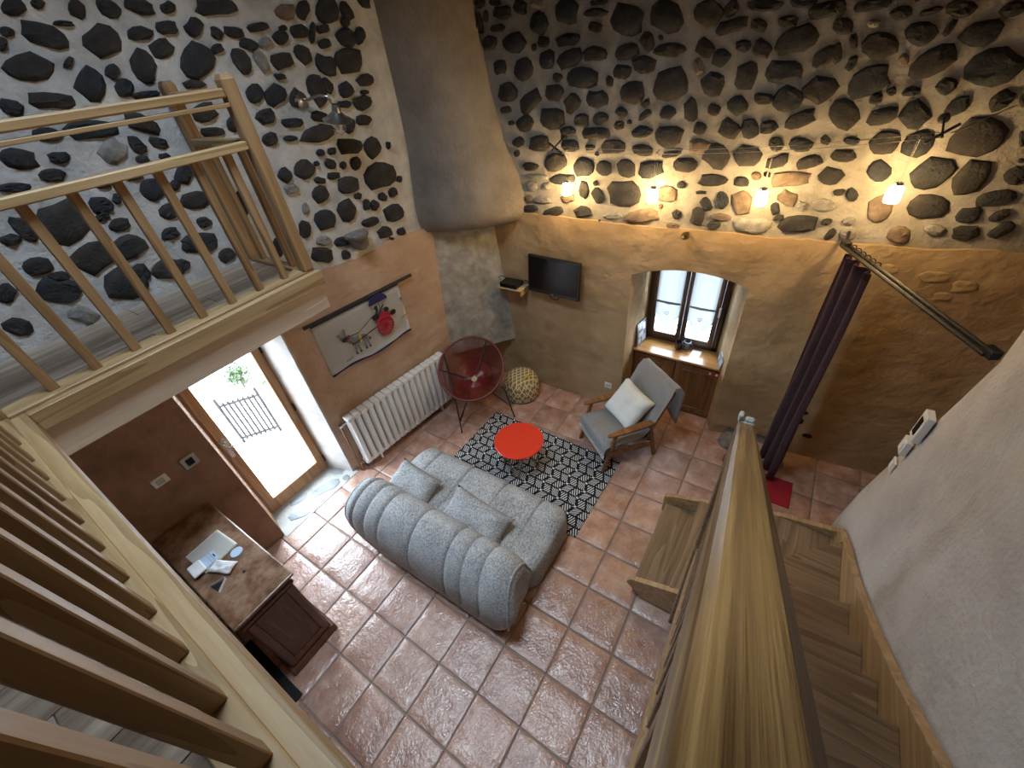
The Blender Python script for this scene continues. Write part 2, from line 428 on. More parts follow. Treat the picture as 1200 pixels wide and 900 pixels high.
    def mesh(s, smooth=False, off=None, recalc=True):
        if recalc: bmesh.ops.recalc_face_normals(s.bm, faces=s.bm.faces)
        if off is not None: bmesh.ops.translate(s.bm, vec=-Vector(off), verts=s.bm.verts)
        me = bpy.data.meshes.new('mesh'); s.bm.to_mesh(me); s.bm.free()
        if smooth:
            for p in me.polygons: p.use_smooth = True
            if smooth == 'auto':
                me.set_sharp_from_angle(angle=math.radians(38))
        return me

OFF = {}
def link(name, me, mat=None, parent=None, label=None):
    o = bpy.data.objects.new(name, me); COL.objects.link(o)
    if me is not None and mat is not None and not me.materials: me.materials.append(MATS[mat])
    if parent is not None: o.parent = parent
    if label: o['label'] = label
    return o
def part(name, b, mat, parent, smooth=False, label=None, kind=None):
    """b built in the world frame of an unrotated thing, or in the local frame of a rotated one"""
    me = b.mesh(smooth, OFF.get(parent.name))
    o = link(name, me, mat, parent, label)
    OFF[o.name] = OFF.get(parent.name, Vector((0, 0, 0)))
    if kind: o['kind'] = kind
    return o
def tag(o, label, cat=None, group=None, kind=None):
    o['label'] = label
    if cat: o['category'] = cat
    if group: o['group'] = group
    if kind: o['kind'] = kind
    return o
def thing(name, label, cat, loc, group=None, rotz=None, kind=None):
    o = bpy.data.objects.new(name, None); COL.objects.link(o)
    o.empty_display_size = 0.1; o.location = loc
    if rotz is not None:
        o.rotation_euler = (0, 0, rotz); OFF[o.name] = Vector((0, 0, 0))
    else: OFF[o.name] = Vector(loc)
    return tag(o, label, cat, group, kind)
def single(name, b, mat, label, cat, smooth=False, group=None, kind=None, origin=None):
    """a thing that is one mesh, origin at its base"""
    bm = b.bm
    xs = [v.co for v in bm.verts]
    lo = Vector((min(p.x for p in xs), min(p.y for p in xs), min(p.z for p in xs)))
    hi = Vector((max(p.x for p in xs), max(p.y for p in xs), max(p.z for p in xs)))
    c = Vector(((lo.x + hi.x) / 2, (lo.y + hi.y) / 2, lo.z)) if origin is None else Vector(origin)
    me = b.mesh(smooth, c)
    o = link(name, me, mat); o.location = c; OFF[o.name] = c
    return tag(o, label, cat, group, kind)
def copy_tree(o, parent=None):
    c = o.copy(); COL.objects.link(c); c.parent = parent
    for ch in o.children: copy_tree(ch, c)
    return c
def interp(x, xs, ys):
    if x <= xs[0]: return ys[0]
    for a, b_, ya, yb in zip(xs, xs[1:], ys, ys[1:]):
        if x <= b_: return ya + (yb - ya) * (x - a) / (b_ - a)
    return ys[-1]
BACK_STONES = "-2143,4020,50,30,-4,0;-1992,4009,60,22,-6,0;-2171,3892,74,42,-82,0;-2098,3931,41,26,78,0;-1924,3937,91,42,-2,0;-1984,3845,78,27,0,0;-1750,3955,65,50,-14,0;-1600,3958,66,33,-7,1;-1579,3838,85,71,-9,0;-1333,3884,94,76,-15,0;-1069,3910,73,15,-3,0;-1098,3855,100,25,-3,0;-1091,3770,56,32,-15,0;-838,3791,133,90,-13,0;-2080,3757,78,51,1,0;-1836,3734,125,74,-2,0;-1637,3692,27,23,86,0;-1545,3722,54,36,-4,0;-1319,3717,115,42,1,0;-1757,3553,98,81,1,0;-1997,3579,72,52,12,0;-1519,3601,81,65,6,0;-1316,3595,110,59,15,0;-1094,3610,102,50,-3,0;-831,3606,99,48,7,0;-676,3654,59,49,-52,0;-1426,3477,47,32,-4,0;-1194,3462,151,74,-7,0;-857,3488,69,46,-9,0;-688,3519,95,53,-8,0;-956,3428,41,30,-80,0;-1945,3394,105,75,3,0;-1460,3371,89,61,2,0;-1710,3312,125,76,30,0;-1289,3289,76,68,35,0;-1060,3314,96,58,-2,0;-757,3347,102,80,-15,0;-649,3272,36,24,28,0;-1491,3183,130,83,0,0;-1979,3257,68,29,0,0;-1204,3162,70,51,-2,0;-1019,3177,70,44,8,0;-843,3219,51,32,-5,0;-647,3193,57,30,28,0;-768,3146,19,16,-12,0;-1774,3143,97,70,5,0;-857,3125,46,34,-6,0;-1930,3151,36,20,2,0;-560,3781,123,86,-20,0;-285,3770,100,68,-23,0;-143,3783,50,42,46,0;57,3773,111,30,-8,0;271,3765,70,24,-5,0;393,3716,74,41,3,0;-117,3689,96,41,8,0;44,3678,52,35,-27,0;210,3680,60,29,-9,0;-509,3589,112,42,-3,0;-584,3668,20,16,-37,0;-268,3581,63,50,-32,0;-297,3479,52,38,-61,2;-153,3520,60,49,-18,0;-25,3575,52,32,-17,0;98,3551,66,46,-29,0;290,3581,114,75,6,0;472,3479,76,55,27,0;30,3406,82,70,-85,0;262,3419,113,66,-2,0;-177,3373,89,67,-27,0;-475,3383,132,100,3,0;502,3302,96,74,-19,0;174,3266,69,34,-16,0;330,3252,88,72,-28,0;-472,3201,62,49,-4,0;-301,3216,81,55,-70,0;-137,3211,52,36,-14,0;17,3231,76,58,-26,0;439,3132,91,60,19,0;519,3626,62,39,-29,0;470,3726,49,31,-48,0;633,3712,87,28,0,0;792,3664,53,35,-12,0;931,3658,52,17,8,0;1062,3653,70,34,-18,0;1285,3627,51,38,-5,0;675,3628,34,20,-13,1;602,3550,42,21,-61,0;751,3516,96,69,-22,0;930,3556,80,55,-24,0;1049,3572,42,20,74,0;1201,3535,90,58,-4,0;535,3495,56,27,-64,0;632,3439,42,27,76,0;757,3335,102,85,20,0;895,3438,36,22,-45,2;1038,3420,101,76,24,0;1336,3371,126,87,-16,0;897,3276,26,22,-39,0;997,3271,48,27,2,0;1157,3290,47,44,-44,0;827,3239,37,33,2,0;682,3154,105,73,-37,0;902,3142,79,50,14,0;1066,3144,89,67,-35,0;1253,3180,58,48,35,0;1438,3205,57,49,63,0;1530,3202,36,12,-60,0;-1331,3085,72,36,0,0;-1066,3066,131,43,2,0;-663,3073,89,44,5,0;-442,3038,118,76,-3,0;-1638,2975,112,73,9,0;-1869,2989,66,45,6,0;-1310,2971,88,46,-2,0;-1111,2955,50,25,4,0;-891,2958,111,53,0,0;-633,2938,93,42,-10,0;-395,2914,82,29,11,0;-1888,2891,35,30,23,0;-1743,2777,92,38,3,0;-1468,2824,119,77,9,0;-1170,2789,99,83,5,0;-974,2796,73,66,-1,0;-769,2796,84,73,-6,0;-555,2793,103,67,11,0;-1673,2682,130,30,-1,1;-1400,2676,128,48,7,0;-1749,2592,68,47,10,1;-1575,2604,42,34,15,1;-1168,2598,79,49,89,0;-1018,2554,80,56,-49,0;-1051,2660,23,21,10,0;-777,2588,153,108,-1,0;-406,2600,99,66,-2,2;-288,2677,37,30,-11,0;-1338,2512,75,43,6,2;-1785,2473,48,40,28,2;-1622,2473,108,44,6,1;-1779,2375,105,38,2,0;-1513,2358,127,48,18,0;-1176,2390,98,54,7,0;-868,2382,114,27,10,1;-586,2400,161,62,8,2;-291,2435,41,37,-28,0;-312,2334,59,24,-2,2;-1045,2904,19,16,-1,0;-1000,2314,18,16,22,0;-431,2499,18,16,-12,2;-214,3089,54,40,-16,0;-4,3082,78,61,-28,0;135,3083,72,58,-57,0;254,3087,64,44,1,0;-200,2968,81,58,-12,2;-56,2899,100,86,-33,0;155,2897,95,71,-18,0;329,2978,55,42,-37,0;491,2974,76,47,-12,0;631,3003,36,26,-34,0;784,2998,48,23,-6,0;-279,2829,95,54,-3,0;-49,2719,110,50,4,0;159,2716,58,39,-8,0;256,2760,36,29,-38,2;326,2772,27,18,-11,0;370,2861,73,45,21,0;570,2864,86,46,16,0;769,2902,83,40,-5,0;486,2739,134,55,5,2;734,2767,79,59,-17,0;-124,2624,43,13,1,0;-68,2533,62,37,-48,0;52,2570,69,45,-72,0;196,2561,100,71,-72,2;510,2605,75,49,-25,2;614,2555,42,32,-21,1;755,2569,78,44,-4,1;823,2663,36,25,3,0;904,2651,51,34,-59,0;446,2523,47,34,-71,0;-118,2430,80,56,-85,0;65,2434,83,29,0,2;28,2359,51,36,-2,0;314,2380,141,68,-2,1;488,2455,38,23,19,0;633,2419,126,76,5,0;814,2445,35,25,8,0;868,2354,53,29,66,0;949,2466,39,27,-13,1;978,2367,55,41,-19,1;968,2984,86,70,-16,0;1153,2979,81,74,-13,0;1426,3015,131,101,-10,0;1009,2809,86,61,-35,0;1283,2801,105,97,48,0;1492,2784,106,88,86,0;1692,2800,64,41,-37,0;1105,2563,95,72,-67,2;1355,2590,111,86,-5,0;1663,2662,93,50,8,0;1585,2554,64,50,3,0;1734,2559,51,34,35,0;1623,2434,72,53,-5,0;1788,2468,62,42,51,0;1275,2388,75,60,-26,2;1454,2442,62,36,-6,1;1685,2885,21,12,-14,0;1625,3006,46,12,-62,0;2067,3781,58,42,-1,0;-2092,4642,74,50,20,0;2744,2956,100,67,12,0;-963,4326,103,84,16,1;129,4169,120,71,17,0;2430,3106,95,67,6,0;1784,4155,95,88,-15,0;-1221,4622,100,79,24,2;1993,4238,54,38,-21,0;463,4369,127,106,-14,0;734,4053,54,45,-7,0;1382,3972,92,71,-15,0;1925,3366,52,39,-15,0;2629,3365,78,54,-1,1;2691,3738,110,102,17,1;2128,4304,70,52,-8,1;4,3964,77,48,22,0;689,4561,60,43,8,0;2501,4700,61,47,19,0;1893,4563,93,52,-22,0;62,4364,69,56,-5,0;1899,4010,95,77,19,0;1454,3704,95,78,-9,0;1098,4229,88,50,2,1;2360,3908,101,72,-7,0;-1696,4406,120,112,-18,1;-1500,4467,82,54,-6,1;1104,4484,121,73,6,0;2541,2941,83,69,12,0;903,4034,91,62,-3,0;2331,4675,69,45,-15,0;3066,2523,105,95,-13,0;123,4572,60,55,-23,2;-368,4100,50,37,9,2;2245,3416,70,45,8,0;-756,4107,97,89,10,0;2075,4609,57,33,13,0;2901,4608,83,61,-11,0;-1168,4444,60,38,11,1;2025,2543,55,51,14,0;2409,4233,103,79,1,2;1710,3882,109,73,-6,2;-714,4335,62,39,11,0;-325,4644,122,77,-17,0;1427,4292,69,56,-22,2;881,3806,96,88,23,0;-734,4548,54,42,20,0;-147,4253,128,90,1,1;1570,4233,59,40,-22,0;1968,4402,62,47,-18,0;-1755,4698,65,39,-1,1;2005,2665,53,50,1,0;2730,4474,109,61,7,2;-2045,4358,75,63,1,0;137,3921,66,48,7,1;2480,3542,105,63,12,0;-1324,4323,123,76,25,0;2928,3203,59,52,22,2;1276,4622,88,67,-21,0;2708,2727,61,34,0,0;1266,3819,70,46,-18,0;2798,4090,125,98,-25,0;-97,4581,56,39,13,2;2435,2672,125,112,-13,0;-552,4095,101,58,-10,0;2240,2723,55,45,3,0;517,4682,78,56,-1,0;1738,3418,116,89,3,0;1418,4662,50,30,-21,0;2309,4368,68,64,19,0;-337,4452,65,62,-5,1;833,4412,118,88,3,2;2077,2841,125,112,-13,0;421,4122,96,88,0,0;-1447,4009,54,37,-24,2;378,3942,75,69,-6,0;-879,4642,92,84,3,0;2450,4440,60,51,3,0;2275,2978,113,79,10,0;975,4694,73,54,9,1"
LEFT_STONES = "199,4125,52,30,10,0;306,4139,34,21,26,0;462,4115,49,38,41,0;610,4118,60,45,-7,0;772,4114,75,35,-8,0;919,4109,49,27,14,0;365,4058,48,14,-2,0;254,4011,98,54,-17,0;114,4035,31,20,13,0;64,3989,34,15,47,0;496,3977,105,65,18,0;700,3999,74,32,8,0;861,4018,61,34,4,0;779,3926,73,46,22,0;636,3854,87,66,53,0;104,3890,114,62,4,0;283,3899,43,13,34,0;326,3799,87,61,45,0;464,3844,49,31,28,0;475,3763,59,39,25,0;113,3745,104,39,-7,0;-67,3738,48,41,-28,0;564,3717,81,17,1,0;195,3593,127,51,-5,0;-7,3606,64,33,-1,0;467,3579,84,54,-31,0;824,3735,30,19,15,0;-432,3018,68,52,-7,0;-426,2870,91,75,-34,0;-125,2768,123,108,32,0;137,2755,111,69,-19,0;-694,2763,62,51,-57,0;-627,2940,58,37,50,0;-418,2689,74,55,-57,1;1199,4105,130,42,2,0;1013,4014,62,39,30,0;948,3853,126,83,24,0;1135,3976,38,36,-36,0;1243,3978,66,30,-6,0;1417,3994,88,24,3,0;1094,3899,42,25,12,0;1219,3817,74,62,-84,0;1313,3908,61,32,-2,0;1432,3911,56,31,8,1;1354,3809,68,46,-75,1;1558,3931,63,41,4,0;1592,3979,32,18,8,0;1711,3957,77,41,1,0;1793,4071,67,43,45,0;1989,4060,108,72,17,0;1658,4067,81,45,5,2;2157,4050,64,46,-60,0;2123,3992,39,31,28,0;1812,3943,65,19,64,0;1912,3960,54,27,5,0;1884,3874,55,32,4,0;2089,3898,87,56,-3,0;2222,3900,62,44,46,0;1681,3823,67,60,-34,0;1509,3801,81,49,7,0;1845,3740,84,67,-22,0;2061,3754,131,79,3,0;2165,3611,88,40,0,0;1449,3714,44,20,-6,0;1365,3612,87,61,17,0;1218,3638,75,53,23,0;1508,3571,64,43,49,0;1707,3595,103,75,-81,0;1801,3621,59,42,-55,0;1958,3570,73,50,8,0;1902,3477,67,25,-6,0;2076,3462,95,51,-2,0;2127,3533,40,17,-4,0;2045,3340,80,41,-5,0;1230,3497,73,52,11,0;1416,3426,96,32,-4,0;1649,3431,74,39,-10,0;844,3580,83,59,10,0;863,3734,70,24,-6,0;989,3487,58,41,37,0;834,3467,75,28,-7,0;1588,3321,159,62,1,0;1889,3331,66,53,27,0;1198,3355,61,41,3,0;1352,3331,57,22,-8,0;-183,3525,74,52,-15,0;-23,3494,50,30,3,0;-98,3423,57,38,-4,0;-278,3404,70,25,-12,0;235,3472,85,60,31,1;374,3478,54,40,-79,0;493,3468,52,34,-14,0;486,3392,37,18,-6,0;359,3402,39,22,-3,0;85,3320,42,22,-8,0;262,3325,48,22,-3,0;-195,3191,128,103,23,0;-367,3210,72,40,-87,0;15,3222,63,52,13,0;-13,3165,36,26,3,0;314,3226,80,64,29,0;338,3083,65,51,15,0;451,3223,39,29,31,0;536,3271,74,49,45,0;39,3095,61,39,-2,0;264,2959,63,38,4,0;-447,3178,43,32,0,0;15,2966,90,72,2,0;-181,2971,111,79,19,0;225,2747,50,43,3,0;-23,2797,63,55,13,0;313,2852,45,29,53,0;-386,2937,47,28,-19,0;109,3236,34,22,46,0;1848,3180,128,63,-8,0;2067,3124,87,76,18,0;1557,3188,39,26,-2,0;1660,3179,41,29,1,0;1608,3091,51,42,-34,0;1718,3058,33,28,33,0;1845,3044,55,47,22,0;2070,2886,169,111,-5,0;1488,3124,25,20,9,0;1370,3106,86,71,22,0;1600,3001,60,28,-7,0;1709,2893,107,74,-7,0;1463,2997,48,28,-17,0;1425,2894,80,61,11,0;1766,2787,37,27,-9,0;1620,2704,96,87,29,0;1388,2700,105,85,1,0;1255,2827,51,27,63,1;1825,2693,49,34,65,0;1907,2662,49,45,46,0;2022,2709,49,38,-35,0;2149,2718,52,43,-6,0;2259,2812,32,28,56,0;2230,3111,33,22,64,0;2106,2535,124,86,-15,0;1812,2537,100,42,-4,0;1938,2395,88,55,-10,0;2124,2341,60,38,-14,0;1468,2468,76,43,-18,0;1301,2535,71,42,-11,1;1457,2343,47,44,-14,0;1246,2424,105,70,-19,0;1188,2677,72,55,64,0;1206,2996,59,38,-7,1;1202,3103,62,49,38,0;1988,2314,24,16,-19,0;518,3107,95,62,-5,0;500,2956,54,38,-6,0;405,2848,112,74,-13,0;530,2701,60,53,9,0;789,2983,101,55,58,0;908,2610,80,52,61,0;716,3096,81,56,50,0;2050,4599,86,59,20,0;1492,4514,126,94,-7,2;-1371,3605,67,57,6,1;546,4585,101,68,-11,2;234,4497,123,96,2,0;996,4609,110,67,-16,0;1346,4623,53,35,-7,2;-1293,3096,98,56,22,0;-910,3789,121,70,-15,2;-1204,3867,125,96,23,0;-325,4684,67,58,-8,0;-1458,3359,124,106,-1,2;-88,4591,66,41,-22,0;1453,4245,66,50,4,1;-1376,4593,61,37,10,2;-867,4480,57,40,25,0;-803,3581,86,58,9,1;63,4254,74,58,14,0;-1594,4289,115,96,-24,0;1285,4343,118,108,13,0;-609,3874,102,70,-24,0;808,4400,115,108,-14,1;-1006,2755,69,51,7,2;1754,4544,120,108,24,2;-1523,3707,56,34,-22,1;-670,3095,91,78,-16,0;-806,3245,111,62,-4,0;-541,3681,82,77,20,0;-220,3913,52,31,-12,0;-438,3500,119,67,1,0;2192,4265,58,43,-13,0;-1081,2871,63,46,-12,2;1104,4485,62,35,13,2;-713,4394,59,54,23,0;-1377,4278,106,73,-23,2;1181,4576,51,41,16,0;-615,3300,64,44,-25,2;1537,4692,58,42,-17,0;-1061,4146,50,40,21,2;-1533,2757,111,77,-15,0;-566,4549,88,53,-16,0;-497,4332,118,86,-11,0;-304,4088,64,47,-10,0;2372,4600,96,59,-11,0;570,4312,121,109,14,0;2155,4395,50,45,11,0;-719,4087,125,72,-10,0;-237,4432,98,54,-12,0;-952,4284,68,41,-24,2;-1241,4377,55,45,17,2;-729,4660,116,71,2,0;-473,4697,81,71,18,0;-780,2939,58,33,-21,0;-1153,3461,55,43,12,0;1732,4371,59,48,-4,2;-1474,4021,108,62,16,0;2340,4111,60,46,-21,0;-1087,4482,74,59,11,0;1853,4265,63,56,24,0;-1044,3061,71,46,-21,0;-1570,4530,122,115,0,1;-1071,3598,52,46,11,0;-288,3767,54,31,19,0;-907,3448,84,70,16,0;719,4672,80,67,14,0;-1100,3331,73,64,24,0;-1294,2855,104,98,3,0;-1363,3797,61,47,-16,2;973,4329,61,56,10,1;-904,2943,57,52,23,0;-122,4051,69,46,-19,0;1592,4317,68,60,-15,0;-511,4067,60,41,5,0;356,4238,55,46,9,0;-1566,3023,125,105,-14,1;2023,4239,59,48,14,0;-722,3713,55,33,14,1;2321,4405,94,78,14,0;-1032,4020,71,56,14,1;-128,3844,50,39,-18,0;-1495,3577,61,53,-5,0;-1252,4122,53,42,5,2;-357,3970,62,58,10,0;380,4363,56,36,-19,0;-77,4203,76,49,-7,0;-1597,3841,51,37,24,0;-860,2781,80,62,14,0;-1253,4516,53,36,-4,2;1898,4425,50,33,6,0;-1158,4259,54,45,14,0"
# ================================================================== STRUCTURE
TS = 0.38                                       # floor tile pitch
def back_y(x): return interp(x, [-3, -0.7, 0.5, 3.2], [3.03, 3.05, 3.16, 3.36])
def left_x(y): return -2.98 if y < 0.6 else -2.98 + 0.116 * (y - 0.6)

def sheet(b, front, back, zb, zt):
    n = len(front); bm = b.bm
    F0 = [bm.verts.new((*front[i], zb[i])) for i in range(n)]; F1 = [bm.verts.new((*front[i], zt[i])) for i in range(n)]
    K0 = [bm.verts.new((*back[i], zb[i])) for i in range(n)]; K1 = [bm.verts.new((*back[i], zt[i])) for i in range(n)]
    for i in range(n - 1):
        bm.faces.new((F0[i], F0[i+1], F1[i+1], F1[i])); bm.faces.new((K0[i], K1[i], K1[i+1], K0[i+1]))
        bm.faces.new((F1[i], F1[i+1], K1[i+1], K1[i])); bm.faces.new((F0[i], K0[i], K0[i+1], F0[i+1]))
    bm.faces.new((F0[0], F1[0], K1[0], K0[0])); bm.faces.new((F0[-1], K0[-1], K1[-1], F1[-1]))
def span(a, b_, step):
    n = max(2, int(round(abs(b_ - a) / step)) + 1)
    return [a + (b_ - a) * i / (n - 1) for i in range(n)]

# floor and its tiles
b = B().b2(-3.5, 2.6, -3.3, 3.9, -0.12, -0.010)
floor = single('floor', b, 'grout', 'terracotta tiled floor with grey grout', 'floor', kind='structure')
tile_meshes = []
for k in range(5):
    b = B(); s = TS - 0.011; GR = (0, .022, .2, .4, .6, .8, .978, 1); N = 7
    rows = []
    for i in range(N + 1):
        row = []
        for j in range(N + 1):
            x = (GR[i] - 0.5) * s; y = (GR[j] - 0.5) * s
            e = min(i, N - i, j, N - j)
            z = (-0.003 if e == 0 else 0.0) + noise.noise(Vector((x * 7 + k * 9, y * 7, k))) * 0.0022
            if e == 0:
                x += noise.noise(Vector((y * 20, k, 3))) * 0.002; y += noise.noise(Vector((x * 20, k, 8))) * 0.002
            row.append((x, y, z))
        rows.append(row)
    V = b.grid(rows)
    loop = [V[i][0] for i in range(N)] + [V[N][j] for j in range(N)] + [V[i][N] for i in range(N, 0, -1)] + [V[0][j] for j in range(N, 0, -1)]
    low = [b.bm.verts.new((v.co.x, v.co.y, -0.02)) for v in loop]
    for i in range(len(loop)):
        b.bm.faces.new((loop[i], low[i], low[(i + 1) % len(loop)], loop[(i + 1) % len(loop)]))
    me = b.mesh(True); me.materials.append(MATS['terracotta']); tile_meshes.append(me)
for i in range(-8, 6):
    for j in range(-8, 9):
        x, y = (i + 0.5) * TS, (j + 0.5) * TS
        o = link('tile', random.choice(tile_meshes), None, floor)
        o.location = Vector((x, y, random.uniform(-0.001, 0.001))) - floor.location
        o.rotation_euler = (random.uniform(-.003, .003), random.uniform(-.003, .003), random.choice((0, PI / 2, PI, -PI / 2)) + random.uniform(-.006, .006))

# left wall : mortar body, door recess between y=-0.33 and y=0.60
b = B()
b.prism([(-3.5, -3.3), (-2.965, -3.3), (-2.965, -0.33), (-3.5, -0.33)], 0, CEIL)
b.prism([(-3.5, -0.33), (-2.965, -0.33), (-2.965, 0.60), (-3.5, 0.60)], 2.2, CEIL)
b.prism([(-3.5, 0.60), (-2.965, 0.60), (left_x(3.7) + 0.015 - 0.03, 3.7), (-3.5, 3.7)][:4], 0, CEIL)
wall_left = single('wall_left', b, 'mortar', 'rubble stone wall above clay plaster beside the door', 'wall', kind='structure', origin=(-2.97, 0, 0))
# plaster lower layer with an uneven upper edge
b = B()
ys = span(0.60, 2.95, 0.05)
sheet(b, [(left_x(y) + 0.022, y) for y in ys], [(left_x(y) - 0.06, y) for y in ys], [0] * len(ys),
      [2.29 + 0.02 * math.sin(y * 7) + 0.02 * noise.noise(Vector((y * 6, 0, 0))) for y in ys])
part('plaster_layer', b, 'clay_plaster', wall_left)
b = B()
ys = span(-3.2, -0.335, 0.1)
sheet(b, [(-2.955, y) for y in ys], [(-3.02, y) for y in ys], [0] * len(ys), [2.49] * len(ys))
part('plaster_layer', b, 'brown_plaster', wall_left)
b = B().prism([(-2.955, 0.60), (-3.30, 0.50), (-3.30, 0.66), (-2.957, 0.66)], 0, 2.2)
part('door_reveal', b, 'white_plaster', wall_left)
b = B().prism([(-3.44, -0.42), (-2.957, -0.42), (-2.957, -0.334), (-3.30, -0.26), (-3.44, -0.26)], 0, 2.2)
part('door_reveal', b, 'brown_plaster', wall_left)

# rubble stones
BACK_OPEN = (-0.63, 0.43)
def stone_mesh(a, bb, seed, depth, flat=0.35):
    r = random.Random(seed); n = 11
    ph = r.uniform(0, 6.28); sq = r.uniform(2.2, 3.6)
    rad = []
    for i in range(n):
        t_ = 2 * PI * i / n
        c, s_ = abs(math.cos(t_ )), abs(math.sin(t_))
        rr = (c ** sq + s_ ** sq) ** (-1 / sq)
        rad.append(rr * (1 + r.uniform(-0.19, 0.08)))
    bt = B(); bm = bt.bm
    rings = []
    for k, (sc_, h) in enumerate(((1.03, -0.35), (1.0, 0.15), (0.90, 0.55), (0.62, 0.88))):
        rings.append([bm.verts.new((a * rad[i] * sc_ * math.cos(2 * PI * i / n), bb * rad[i] * sc_ * math.sin(2 * PI * i / n),
                      depth * h * (1 if k < 2 else 1 + r.uniform(-flat, flat)))) for i in range(n)])
    top = bm.verts.new((r.uniform(-.2, .2) * a, r.uniform(-.2, .2) * bb, depth * r.uniform(0.8, 1.1)))
    for A, C in zip(rings, rings[1:]):
        for i in range(n): bm.faces.new((A[i], A[(i + 1) % n], C[(i + 1) % n], C[i]))
    for i in range(n): bm.faces.new((rings[-1][i], rings[-1][(i + 1) % n], top))
    return bt
STONE_MAT = ['basalt', 'pale_stone', 'brown_stone']
def lay_stones(data, wall, frame):
    for k, it in enumerate(data.split(';')):
        q = [int(s) for s in it.split(',')]
        u, z, a, bb = [c / 1000 for c in q[:4]]; ang = math.radians(q[4]); c = q[5]
        depth = 0.022 + 0.10 * min(a, bb) * random.uniform(0.6, 1.3)
        bt = stone_mesh(a * 1.03, bb * 1.03, k * 13 + 5, depth)
        me = bt.mesh('auto'); me.materials.append(MATS[STONE_MAT[c]])
        o = link('stone', me, None, wall)
        X, N, p = frame(u, z)                   # wall direction, normal into the room, point on the face
        Zv = Vector((0, 0, 1))
        ex = X * math.cos(ang) + Zv * math.sin(ang); ey = -X * math.sin(ang) + Zv * math.cos(ang)
        if ex.cross(ey).dot(N) < 0: ey = ey; 
        M = Matrix(((ex.x, ey.x, N.x, 0), (ex.y, ey.y, N.y, 0), (ex.z, ey.z, N.z, 0), (0, 0, 0, 1)))
        o.matrix_local = Matrix.Translation(p - wall.location) @ M
def frame_left(y, z):
    d = Vector((0.116 if y > 0.6 else 0, 1, 0)).normalized(); n_ = Vector((d.y, -d.x, 0))
    return d, n_, Vector((left_x(y) + 0.012, y, z))
def frame_back(x, z):
    d = Vector((1, (back_y(x + 0.05) - back_y(x - 0.05)) / 0.1, 0)).normalized(); n_ = Vector((d.y, -d.x, 0))
    return d, n_, Vector((x, back_y(x) + 0.006, z))
lay_stones(LEFT_STONES, wall_left, frame_left)

# back wall
def arch(x): return 1.83 + 0.10 * max(0.0, 1 - ((x + 0.10) / 0.53) ** 2)
b = B()
for x0, x1, op in ((-3.4, BACK_OPEN[0], 0), (BACK_OPEN[0], BACK_OPEN[1], 1), (BACK_OPEN[1], 3.4, 0)):
    xs = span(x0, x1, 0.10)
    sheet(b, [(x, back_y(x) + 0.01) for x in xs], [(x, back_y(x) + 0.60) for x in xs],
          [arch(x) + 0.02 if op else 0 for x in xs], [CEIL] * len(xs))
wall_back = single('wall_back', b, 'mortar_tan_shaded', 'rubble stone wall above ochre plaster with the small window', 'wall', kind='structure', origin=(0, 3.05, 0))
b = B()
def edge_z(x): return interp(x, [-2.2, -1.0, 0.2, 1.0, 2.0, 3.0], [2.33, 2.32, 2.31, 2.30, 2.33, 2.34]) + 0.022 * noise.noise(Vector((x * 3.1, 4, 0))) + 0.008 * noise.noise(Vector((x * 14, 9, 0)))
for x0, x1, op in ((-2.9, BACK_OPEN[0], 0), (BACK_OPEN[0], BACK_OPEN[1], 1), (BACK_OPEN[1], 1.02, 2)):
    xs = span(x0, x1, 0.04)
    sheet(b, [(x, back_y(x) - 0.018) for x in xs], [(x, back_y(x) + 0.03) for x in xs],
          [arch(x) if op == 1 else (0.13 + 0.03 * noise.noise(Vector((x * 9, 0, 0))) if op == 2 and x > 0.50 else 0) for x in xs], [edge_z(x) for x in xs])
part('plaster_layer', b, 'ochre_plaster', wall_back)
b = B(); xs = span(1.02, 3.2, 0.04)
sheet(b, [(x, back_y(x) - 0.018) for x in xs], [(x, back_y(x) + 0.03) for x in xs], [0] * len(xs), [edge_z(x) for x in xs])
part('plaster_layer', b, 'ochre_plaster', wall_back)
lay_stones(BACK_STONES, wall_back, frame_back)
b = B().prism([(-0.78, 3.06), (-0.632, back_y(-.63) - 0.017), (-0.57, 3.64), (-0.78, 3.64)], 0, 1.95); part('window_reveal', b, 'ochre_plaster', wall_back)
b = B().prism([(0.432, back_y(.43) - 0.017), (0.62, 3.17), (0.62, 3.64), (0.25, 3.64)], 0, 1.95); part('window_reveal', b, 'ochre_plaster', wall_back)
xs = span(-0.66, 0.46, 0.07); b = B()
for yy in (0,):
    lo = [(x, arch(x)) for x in xs] + [(x, 2.15) for x in reversed(xs)]
    M = Matrix(((1, 0, 0, 0), (0, 0, 1, 0), (0, 1, 0, 0), (0, 0, 0, 1)))
    for xa, xb in zip(xs, xs[1:]):
        ya = max(back_y(xa), back_y(xb)) - 0.016
        b.prism([(xa, arch(xa)), (xb, arch(xb)), (xb, 2.15), (xa, 2.15)], ya, 3.64, M)
part('window_reveal', b, 'ochre_plaster', wall_back)
b = B(); b.b2(-0.75, 0.6, 3.63, 3.76, 0, 0.79); b.b2(-0.75, -0.565, 3.63, 3.76, 0.79, 2.1); b.b2(0.245, 0.6, 3.63, 3.76, 0.79, 2.1); b.b2(-0.565, 0.245, 3.63, 3.76, 1.93, 2.1)
part('window_reveal', b, 'ochre_plaster', wall_back)
